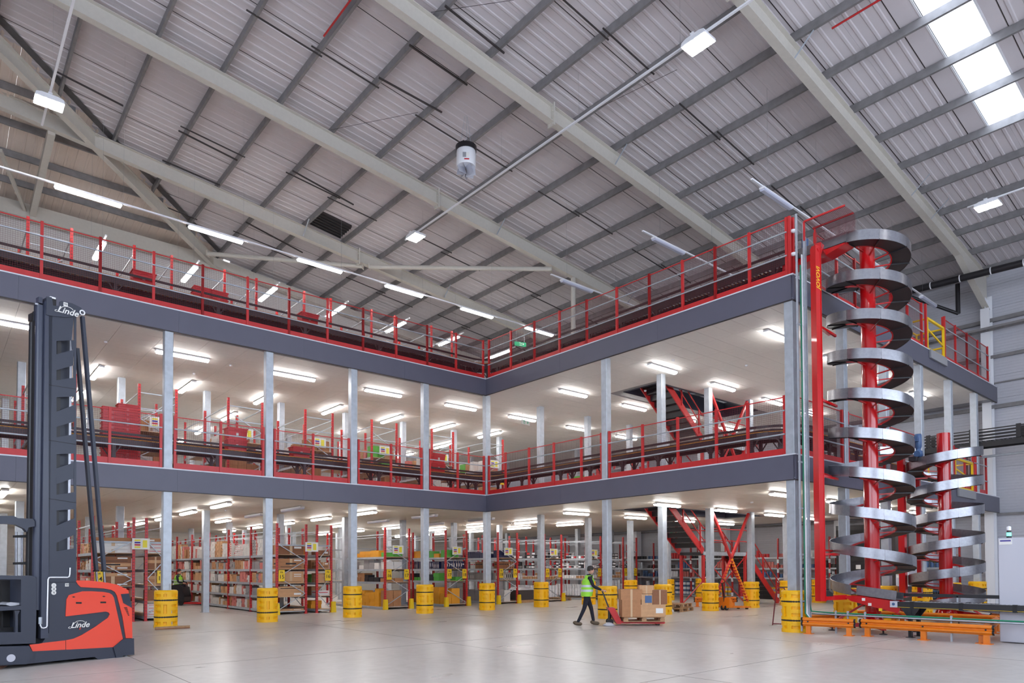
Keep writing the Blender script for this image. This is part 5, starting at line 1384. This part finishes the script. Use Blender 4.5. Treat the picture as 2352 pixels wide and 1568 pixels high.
for (x0,y0) in ((910,440),(1345,433)): MB().prism(S6([(x0,y0),(x0+25,y0-8),(x0+50,y0),(x0+25,y0+12)]), -.004, .0, axis='y').build('latch', BLK, fk)
for i in range(9): MB().prism(S6([(1660+i*7,590+i*14),(1705+i*4,590+i*14),(1706+i*4,598+i*14),(1661+i*7,598+i*14)]), -.004, 0, axis='y').build('vent_slot', BLK, fk)
MB().prism(S6([(818,1066),(824,1066),(824,1200),(818,1200)]), -.003, 0, axis='y').build('panel_gap', BLK, fk)
# cabin front: operator cell left of the mast
MB().prism(S6([(185,140),(330,135),(385,150),(405,180),(405,690),(395,1110),(-420,1140),(-420,960),(185,950)]), .02, .25, axis='y').build('cell_side', NAVY, fk)
MB().prism(S6([(185,140),(330,135),(385,150),(405,180),(395,1110),(185,1110)]), .25, DW-.1, axis='y', caps=(1,1)).build('cell_body', NAVY, fk)
MB().prism(S6([(-420,160),(-100,130),(185,140),(185,190),(-100,185),(-420,215)]), .02, .12, axis='y').build('arm_rail', NAVY, fk)
MB().prism(S6([(-420,600),(185,570),(185,625),(-420,660)]), .02, .5, axis='y').build('gate_bar', NAVY, fk)
MB().prism(S6([(100,640),(180,640),(150,700),(150,960),(112,960),(112,700)]), .05, .12, axis='y').build('gate_post', NAVY, fk)
MB().prism(S6([(48,200),(185,200),(185,960),(65,960),(65,260)]), .5, .9, axis='y').build('seat_back', BLK, fk)
for a_ in ((-5,700),): MB().prism(S6([(a_[0],650),(a_[0]+22,650),(a_[0]+22,940),(a_[0],940)]), .3, .36, axis='y').build('gate_post', BLK, fk)
MB().prism(S6([(-420,900),(185,890),(185,960),(-420,975)]), .3, DW-.1, axis='y').build('cell_floor', BLK, fk)
MB().prism(S6([(0,535),(60,520),(185,530),(185,560),(60,575),(0,560)]), .1, .45, axis='y').build('wrapped_cable', mat('film', srgb(190,190,196), .15), fk)
def S4(pts, t=0.0): return [sz(a/3.845, 1160+b/3.845, t) for a, b in pts]
MB().prism(S4([(-30,92),(130,92),(170,112),(300,118),(318,140),(318,185),(262,195),(250,235),(225,205),(150,170),(60,162),(-30,165)]), .05, .16, axis='y').build('roof_guard_arm', NAVY, fk)
MB().prism(S4([(-60,92),(130,92),(170,110),(170,125),(-60,125)]), .16, DW-.1, axis='y').build('roof_guard', NAVY, fk)
for x in (215, 268): 
    c = S4([(x,230),(x,640)]); MB().cyl((c[0][0],.35,c[0][1]),(c[1][0],.35,c[1][1]),.018,10).build('lift_ram', STEEL, fk)
for yy in (268, 510): MB().prism(S4([(195,yy-8),(300,yy-12),(300,yy+12),(195,yy+12)]), .3, .4, axis='y').build('ram_bracket', BLK, fk)
# wheels
c = sz(8, 1506); MB().cyl((c[0],.15,.18),(c[0],.45,.18),.18,24).build('drive_wheel', mat('rubber_brown', srgb(110,70,50), .6), fk); c2 = S6([(18,1320)])[0]
MB().cyl((c2[0],-.05,c2[1]),(c2[0],-.0,c2[1]),.065,20).build('hub_cap', CAB, fk)
MB().cyl((1.2,.4,.13),(1.2,.8,.13),.13,20).build('castor_wheel', BLK, fk)
c3 = S6([(1712,1340)])[0]; MB().lathe([(.035,0),(.035,.015),(.012,.02),(.012,.16)], 10, (c3[0], .08, 0)).build('jack_foot', GALV, fk)
for a_, b_ in ((655,275),(655,327),(655,380)): c = S6([(a_,b_)])[0]; MB().cyl((c[0],.012,c[1]),(c[0],.02,c[1]),.04,16).build('round_label', PAPER, fk); text({275:'!',327:'#',380:'%'}[b_], .04, PRINTD, fk, (c[0],.008,c[1]), (PI/2,0,0), 'label_mark')
c = S6([(843,268)])[0]; MB().box(-.03,0,-.03,.03,.01,.03).build('square_label', PAPER, fk, (c[0],.008,c[1])); text('53', .045, PRINTD, fk, (c[0],.005,c[1]), (PI/2,0,0), 'label_number')
def brand(uv, size, par, t, name='name_lettering'):
    c = sz(*uv); o = text('Linde', size, PAPER, par, (c[0], t, c[1]), (PI/2, .0, 0), name, ext=.003, shear=.35)
    pts = [(c[0]+size*a, t, c[1]+size*b) for a, b in ((-1.1,-.12),(-1.3,-.2),(-1.32,-.3),(-1.1,-.34),(-.95,-.22),(-.8,.05),(-.62,.32),(-.35,.5),(0,.56),(.3,.52),(.5,.42),(.58,.3))]
    MB().tube(pts, size*.035, 5).build('name_swash', PAPER, par); return o
brand((183, 1435), .145, fk, -.006); c = sz(183, 1443.5); text('K', .05, FKO, fk, (c[0],-.006,c[1]), (PI/2,0,0), 'model_letter', shear=.4)
# hydraulic pipe along the side
pp = S6([(452,790),(452,850),(470,885),(500,890),(535,880),(547,860),(562,190),(578,163),(600,160),(845,160),(868,148),(876,110),(880,20)])
MB().tube([(a, -.015, b) for a, b in pp], .012, 8).build('hydraulic_pipe', WHITE, fk)
c = S6([(450,790)])[0]; MB().cyl((c[0],-.015,c[1]-.05),(c[0],-.015,c[1]+.07),.03,10).build('pipe_union', GALV, fk)
# mast
def col(u0, u1, v0, v1, t0, t1, name, M, round_=False):
    a = sz(u0, v0, t0); b = sz(u1, v1, t0)
    if round_: MB().cyl(((a[0]+b[0])/2,(t0+t1)/2,b[1]),((a[0]+b[0])/2,(t0+t1)/2,a[1]),(b[0]-a[0])/2,20).build(name, M, fk)
    else: MB().box(a[0],t0,b[1],b[0],t1,a[1]).build(name, M, fk)
MASTM = mat('mast_blue_black', srgb(58,62,78), .3)
col(72, 85, 737, 1330, .85, 1.05, 'rear_cylinder', BLK2, True); col(73, 84, 718, 737, .87, 1.03, 'cylinder_cap', BLK2)
col(82, 88, 712, 1330, .6, .75, 'mast_channel', BLK)
col(86, 99, 697, 1400, .05, .2, 'lift_cylinder', MASTM, True); col(89, 98, 681, 697, .06, .18, 'cylinder_cap', MASTM); MB().lathe([(.045,0),(.045,.03)], 14, (sz(92,697)[0], .12, sz(92,698)[1])).build('chrome_ring', STEEL, fk)
col(99, 104, 690, 1465, .1, .3, 'mast_channel', BLK); col(104, 111, 690, 1465, .0, .12, 'mast_rail', MASTM)
col(111, 113, 725, 1335, .01, .1, 'mast_gap', BLK)
def plate(poly): return [sz(a, b) for a, b in poly]
win = [((130,783),(164,781),(166,803),(130,813)),((130,850),(168,839),(169,867),(130,873)),((130,912),(170,910),(170,930),(130,945)),((130,980),(170,968),(170,997),(130,1004)),((130,1043),(170,1041),(170,1062),(130,1075)),((129,1112),(169,1098),(170,1130),(129,1136)),((130,1172),(170,1169),(170,1190),(130,1207)),((130,1246),(170,1228),(170,1259),(130,1266))]
for t0, t1 in ((.0,.012),):
    m_ = MB(); m_.prism(plate([(112,725),(130,726),(130,1336),(112,1336)]), t0, t1); m_.prism(plate([(170,726),(175.5,724),(175,1336),(170,1336)]), t0, t1)
    top = [(130,726),(170,726)]
    for w in win:
        m_.prism(plate([top[0], top[1], w[1], w[0]]), t0, t1); m_.prism(plate([w[1],(170,w[1][1]),(170,w[2][1]),w[2]]), t0, t1) if w[1][0] < 169.5 else None
        top = [w[3], w[2] if w[2][0] > 169.5 else (170, w[2][1])]
    m_.prism(plate([top[0], top[1], (170,1336), (130,1336)]), t0, t1)
    m_.build('mast_plate', NAVY, fk)
m_ = MB()
for v in (889, 1016, 1150): m_.prism(plate([(112,v-6),(175.5,v+4),(175.5,v+5),(112,v-5)]), -.002, .0)
m_.build('plate_seam', BLK, fk)
col(132, 134, 730, 1330, .05, .5, 'chain', BLK2); col(137, 154, 730, 1330, .2, .32, 'inner_mast', NAVY); col(157, 159.5, 730, 1330, .25, .3, 'chrome_rod', STEEL)
col(113, 117, 730, 1336, DW*.6, DW*.6+.1, 'far_mast_rail', BLK2)
crown = plate([(106,681),(118,683),(121,702),(134,703),(136,693),(141,691),(165,697),(186,707),(189,722),(176,726),(150,729),(112,725),(105,722)])
MB().prism(crown, -.02, .0).build('crown_plate', NAVY, fk); MB().prism(crown, .5, .52).build('crown_plate', NAVY, fk)
MB().prism(plate([(106,683),(118,684),(120,700),(106,700)]), .0, .5).build('crown_bar', NAVY, fk)
brand((154, 716), .16, fk, -.026, 'crown_lettering'); c = sz(149.5, 699.5); MB().box(-.035,0,-.035,.035,.006,.035).build('square_label', PAPER, fk, (c[0],-.026,c[1])); text('53', .05, PRINTD, fk, (c[0],-.029,c[1]), (PI/2,0,0), 'label_number')
c = sz(187.5, 718.5); ring = [(c[0]+.04*math.cos(a), -.03, c[1]+.04*math.sin(a)) for a in np.linspace(0, 2*PI, 15)]; MB().tube(ring, .012, 6).build('lifting_eye', WHITE, fk)
c = sz(121, 684); MB().box(-.04,0,-.01,.05,.06,.02).build('sensor', WHITE, fk, (c[0],.0,c[1])); MB().box(-.04,0,-.14,.04,.06,-.01).build('sensor_bracket', BLK, fk, (c[0]+.02,.0,c[1]))
for (a, b, t) in (((189,727),(239,1310),.02),((177,800),(221,1310),.6)):
    p, q = sz(*a, t), sz(*b, t); MB().bar((p[0],t,p[1]),(q[0],t,q[1]),.05,.09,up=(0,1,0)).build('stay', NAVY, fk)
    r_ = sz(b[0]+2, 1338, t); MB().cyl((q[0],t,q[1]),(r_[0],t,r_[1]),.022,10).build('stay_end', STEEL, fk); MB().box(q[0]-.04,t-.05,q[1]-.02,q[0]+.04,t+.05,q[1]+.01).build('stay_collar', BLK, fk)

# ================================================================== PEOPLE
def skinned(name, joints, edges, M, parent, sub=2, faces=None):
    me = bpy.data.meshes.new(name); me.from_pydata([j[0] for j in joints], edges, []); o = bpy.data.objects.new(name, me); COL.objects.link(o)
    me.materials.append(M)
    sk = o.modifiers.new('skin', 'SKIN'); sk.use_smooth_shade = True
    for i, j in enumerate(joints):
        r = j[1]; me.skin_vertices[0].data[i].radius = (r, r) if not isinstance(r, tuple) else r
    me.skin_vertices[0].data[0].use_root = True
    s = o.modifiers.new('sub', 'SUBSURF'); s.levels = sub; s.render_levels = sub
    o.parent = parent; return o
RH = Vector((math.cos(YAW), -math.sin(YAW), 0))   # to the right in the picture
FH = Vector((math.sin(YAW), math.cos(YAW), 0))
def wpt(o, a, b, z): return tuple(RH*a+FH*b+Vector((0,0,z)))
pw = at(1349, 1436, z=0); pw = Vector((pw.x, pw.y, 0))
wk = thing('person', 'person in a green hi-vis vest and dark clothes pushing a laden pallet jack', 'person', pw)
q = lambda a, b, z: wpt(0, a, b, z)
# trousers and body as one continuous figure
J = [(q(-.02,0,.93), (.15,.12)), (q(.0,0,1.12), (.155,.12)), (q(.04,0,1.3), (.17,.125)), (q(.06,0,1.43), (.12,.1)), (q(.085,0,1.51), (.055,.055)),
     (q(-.01,-.1,.86), (.1,.1)), (q(-.1,-.1,.5), (.062,.065)), (q(-.27,-.1,.14), (.048,.048)), (q(-.31,-.1,.09),(.045,.045)),
     (q(.0,.1,.86), (.1,.1)), (q(.13,.1,.5), (.064,.066)), (q(.2,.1,.1), (.048,.048)),
     (q(.06,-.2,1.41), (.062,.062)), (q(.16,-.24,1.16), (.048,.048)), (q(.4,-.2,1.05), (.036,.036)),
     (q(.06,.2,1.41), (.062,.062)), (q(.16,.22,1.16), (.048,.048)), (q(.4,.16,1.05), (.036,.036))]
E_ = [(0,1),(1,2),(2,3),(3,4),(0,5),(5,6),(6,7),(7,8),(0,9),(9,10),(10,11),(3,12),(12,13),(13,14),(3,15),(15,16),(16,17)]
skinned('body', J, E_, CLOTH, wk)
def head(par, c, f, hair=True):
    """c: centre, f: facing direction angle"""
    m_ = MB(); m_.lathe([(.001,-.125),(.035,-.12),(.06,-.09),(.073,-.04),(.078,.02),(.074,.07),(.05,.105),(.001,.118)], 18)
    m_.v = [(v[0]*1.12, v[1]*.98, v[2]) for v in m_.v]
    m_.add([(.078,-.014,.0),(.078,.014,.0),(.105,0,-.028),(.08,.012,-.034),(.08,-.012,-.034)], [(0,1,2),(1,3,2),(3,4,2),(4,0,2)])
    for s_ in (-1,1): m_.lathe([(.001,-.028),(.014,-.018),(.016,.01),(.001,.026)], 8, (-.005, s_*.078, -.01))
    h = m_.build('head', SKIN, par, c, f)
    for s_ in (-1,1): MB().lathe([(.001,-.01),(.011,0),(.001,.01)], 8, (.078, s_*.028, .015)).build('eye', PRINTD, h)
    MB().box(.07,-.024,-.062,.083,.024,-.055).build('mouth', PBX, h)
    hm = MB().lathe([(.086,-.03),(.092,.02),(.088,.07),(.062,.115),(.001,.132)], 18); hm.v = [(v[0]*1.1-.014, v[1], v[2]+(.035 if v[0] > .03 and v[2] < .06 else 0)) for v in hm.v]; hm.build('hair', HAIR, h)
    return h
fdir = math.atan2(RH.y, RH.x)
head(wk, q(.115,0,1.635), fdir)
# vest: shell round the torso
def vest(par, z0, z1, lean, org=(0,0)):
    rings = []; NZ_ = 9; m_ = MB(); n = 24
    for i in range(NZ_+1):
        f = i/NZ_; z = z0+(z1-z0)*f
        a_ = (.225-.02*f) if f < .8 else .2-.06*(f-.8)/.2; b_ = .165+.02*math.sin(f*PI) if f < .85 else .12
        for k in range(n):
            t = 2*PI*k/n; rings.append(tuple(RH*(org[0]+lean*f+b_*math.cos(t))+FH*(org[1]+a_*math.sin(t))+Vector((0,0,z))))
    for i in range(NZ_):
        mi = 1 if i in (2, 4) else 0
        m_.add([rings[i*n+k] for k in range(n)]+[rings[(i+1)*n+k] for k in range(n)], [(k, (k+1)%n, n+(k+1)%n, n+k) for k in range(n)], mi, True)
    m_.add([rings[NZ_*n+k] for k in range(n)]+[tuple(RH*(org[0]+lean+.01)+Vector((0,0,z1+.05)))], [(k,(k+1)%n,n) for k in range(n)], 0, True)
    return m_.build('hi_vis_vest', [HIVIS, REFL], par)
vest(wk, .86, 1.47, .08, (-.02, 0))
def boot(par, a, b, z, rx=0):
    J_ = [(q(a-.06,b,z+.15),(.075,.075)),(q(a-.05,b,z+.07),(.075,.07)),(q(a+.08,b,z+.06),(.07,.06)),(q(a+.18,b,z+.05),(.06,.05))]
    skinned('boot', J_, [(0,1),(1,2),(2,3)], BOOT, par, 1)
boot(wk, -.33, -.1, .0); boot(wk, .2, .1, .0)
def hand(par, c, f, name='hand'):
    m_ = MB()
    V = lambda x, y, z: (x, y, z)
    m_.box(-.03,-.04,-.015,.05,.04,.015)
    h = m_.build(name, SKIN, par, c, f)
    for i, ln in enumerate((.07,.08,.075,.06)):
        y = -.03+.02*i; MB().tube([(.045,y,0),(.045+ln*.45,y,-.005),(.045+ln*.65,y,-.035),(.045+ln*.4,y,-.055)], .0095, 6).build('finger', SKIN, h)
    MB().tube([(.0,-.04,0),(.03,-.06,-.02),(.05,-.045,-.045)], .011, 6).build('thumb', SKIN, h)
hand(wk, q(.44,-.2,1.04), fdir); hand(wk, q(.44,.16,1.04), fdir)
# laden pallet jack
LD = thing('red_pallet_jack', 'red pallet jack under the pallet of brown cartons that the walking person pushes', 'pallet jack', pw+RH*.98+FH*.15, fdir)
for y in (-.2, .2): MB().prism([(.0,.07),(1.25,.05),(1.3,.08),(1.25,.12),(.0,.14)], y-.08, y+.08, axis='y').build('fork', RED, LD); MB().cyl((1.1,y-.05,.045),(1.1,y+.05,.045),.044,12).build('load_wheel', BLK, LD)
MB().prism([(-.38,.52),(-.18,.52),(.02,.12),(-.0,.05),(-.12,.05),(-.24,.25)], -.26, .26, axis='y').build('frame', RED, LD)
for y in (-.09,.09): MB().cyl((-.3,y-.03,.1),(-.3,y+.03,.1),.1,18).build('steer_wheel', BLK, LD)
MB().cyl((-.3,0,.1),(-.3,0,.5),.05,12).build('pump', BLK2, LD); MB().bar((-.3,0,.45),(-.52,0,1.02),.04).build('tiller', BLK2, LD); MB().tube([(-.52,-.2,1.04),(-.52,.18,1.04)], .014, 8).build('grip', BLK, LD)
pl_ = pallet(0, 0, 0, fdir, 'wooden pallet carried on the red pallet jack'); pl_.location = pw+RH*1.63+FH*.15+Vector((0,0,.12))
org = pw+RH*1.0+FH*-.3
def cart_box(a, b, z, w, d_, h, M, rz, label, var=0):
    o = inst('carton', carton(M, var), None, org+RH*a+FH*b+Vector((0,0,z)), fdir+rz, (w, d_, h)); tag(o, label, 'carton')
zp = .265
cart_box(-.02,0,zp,.55,.55,.5,CARD,0,'brown carton at the lower left of the load on the red pallet jack')
cart_box(.5,0,zp,.75,.6,.36,CARD2,.02,'wide brown carton at the lower right of the load on the red pallet jack',1)
cart_box(-.05,.02,zp+.5,.62,.55,.3,CARD,-.02,'large brown carton at the upper left of the load on the red pallet jack')
cart_box(.55,.0,zp+.36,.32,.3,.3,CARD2,.05,'carton with a blue label in the middle of the load on the red pallet jack',0)
MB().box(.1,-.01,.05,.3,-.003,.26).build('blue_label', BLUEM, None, org+RH*.55+FH*0+Vector((0,0,zp+.36)), fdir+.05)
cart_box(.88,.02,zp+.36,.42,.5,.42,CARD3,.03,'carton at the right end of the load on the red pallet jack')
cart_box(.5,.08,zp+.67,.42,.45,.24,CARD2,-.08,'open light carton on top of the load on the red pallet jack')
cart_box(.6,.3,zp+.36,.5,.25,.3,CARD3,0,'carton behind the blue-labelled one on the red pallet jack')
bl = bpy.data.objects['blue_label']; tag(bl, 'blue printed sheet stuck to the middle carton of the pallet load', 'label')
t = tag(MB().lathe([(.0,.1),(.08,.09),(.15,.05),(.2,.015),(.15,0)], 7).build('plastic_bag', MATS['film'], None, pw+RH*.62+FH*-.1), 'crumpled clear film at the front wheels of the red pallet jack', 'bag')
# seated order-picker driver, far down the left aisle
sp = at(412, 1389, z=0)
t3 = thing('order_picker', 'small black order-picking truck in the aisle between racks 14 and 15', 'forklift', (sp.x, sp.y, 0), fdir)
MB().prism([(-.35,.08),(.35,.08),(.4,.4),(.3,.85),(.1,1.0),(-.2,.95),(-.3,.6)], -.35, .35, axis='y').build('body', BLK2, t3); 
for y in (-.2,.2): MB().box(.3,y-.08,.06,1.2,y+.08,.14).build('fork', RED, t3)
for x in (-.2,.25): MB().cyl((x,-.36,.1),(x,-.3,.1),.1,14).build('wheel', BLK, t3)
p3 = thing('person', 'person in a hi-vis vest seated on a black truck far down the left aisle', 'person', (sp.x, sp.y, .9), 0)
J2 = [(q(-.05,0,.0),(.14,.12)),(q(-.06,0,.25),(.15,.12)),(q(-.06,0,.48),(.13,.1)),(q(-.05,0,.58),(.05,.05)),(q(.2,-.1,.02),(.085,.085)),(q(.3,-.1,-.3),(.06,.06)),(q(.2,.1,.02),(.085,.085)),(q(.3,.1,-.3),(.06,.06)),(q(-.02,-.2,.45),(.06,.06)),(q(.05,-.24,.2),(.048,.048)),(q(.26,-.2,.16),(.036,.036)),(q(-.02,.2,.45),(.06,.06)),(q(.05,.24,.2),(.048,.048)),(q(.26,.2,.16),(.036,.036))]
skinned('body', J2, [(0,1),(1,2),(2,3),(0,4),(4,5),(0,6),(6,7),(2,8),(8,9),(9,10),(2,11),(11,12),(12,13)], CLOTH, p3)
vest(p3, .0, .52, .0, (-.06,0)); head(p3, q(-.02,0,.7), fdir); hand(p3, q(.3,-.2,.16), fdir); hand(p3, q(.3,.2,.16), fdir)
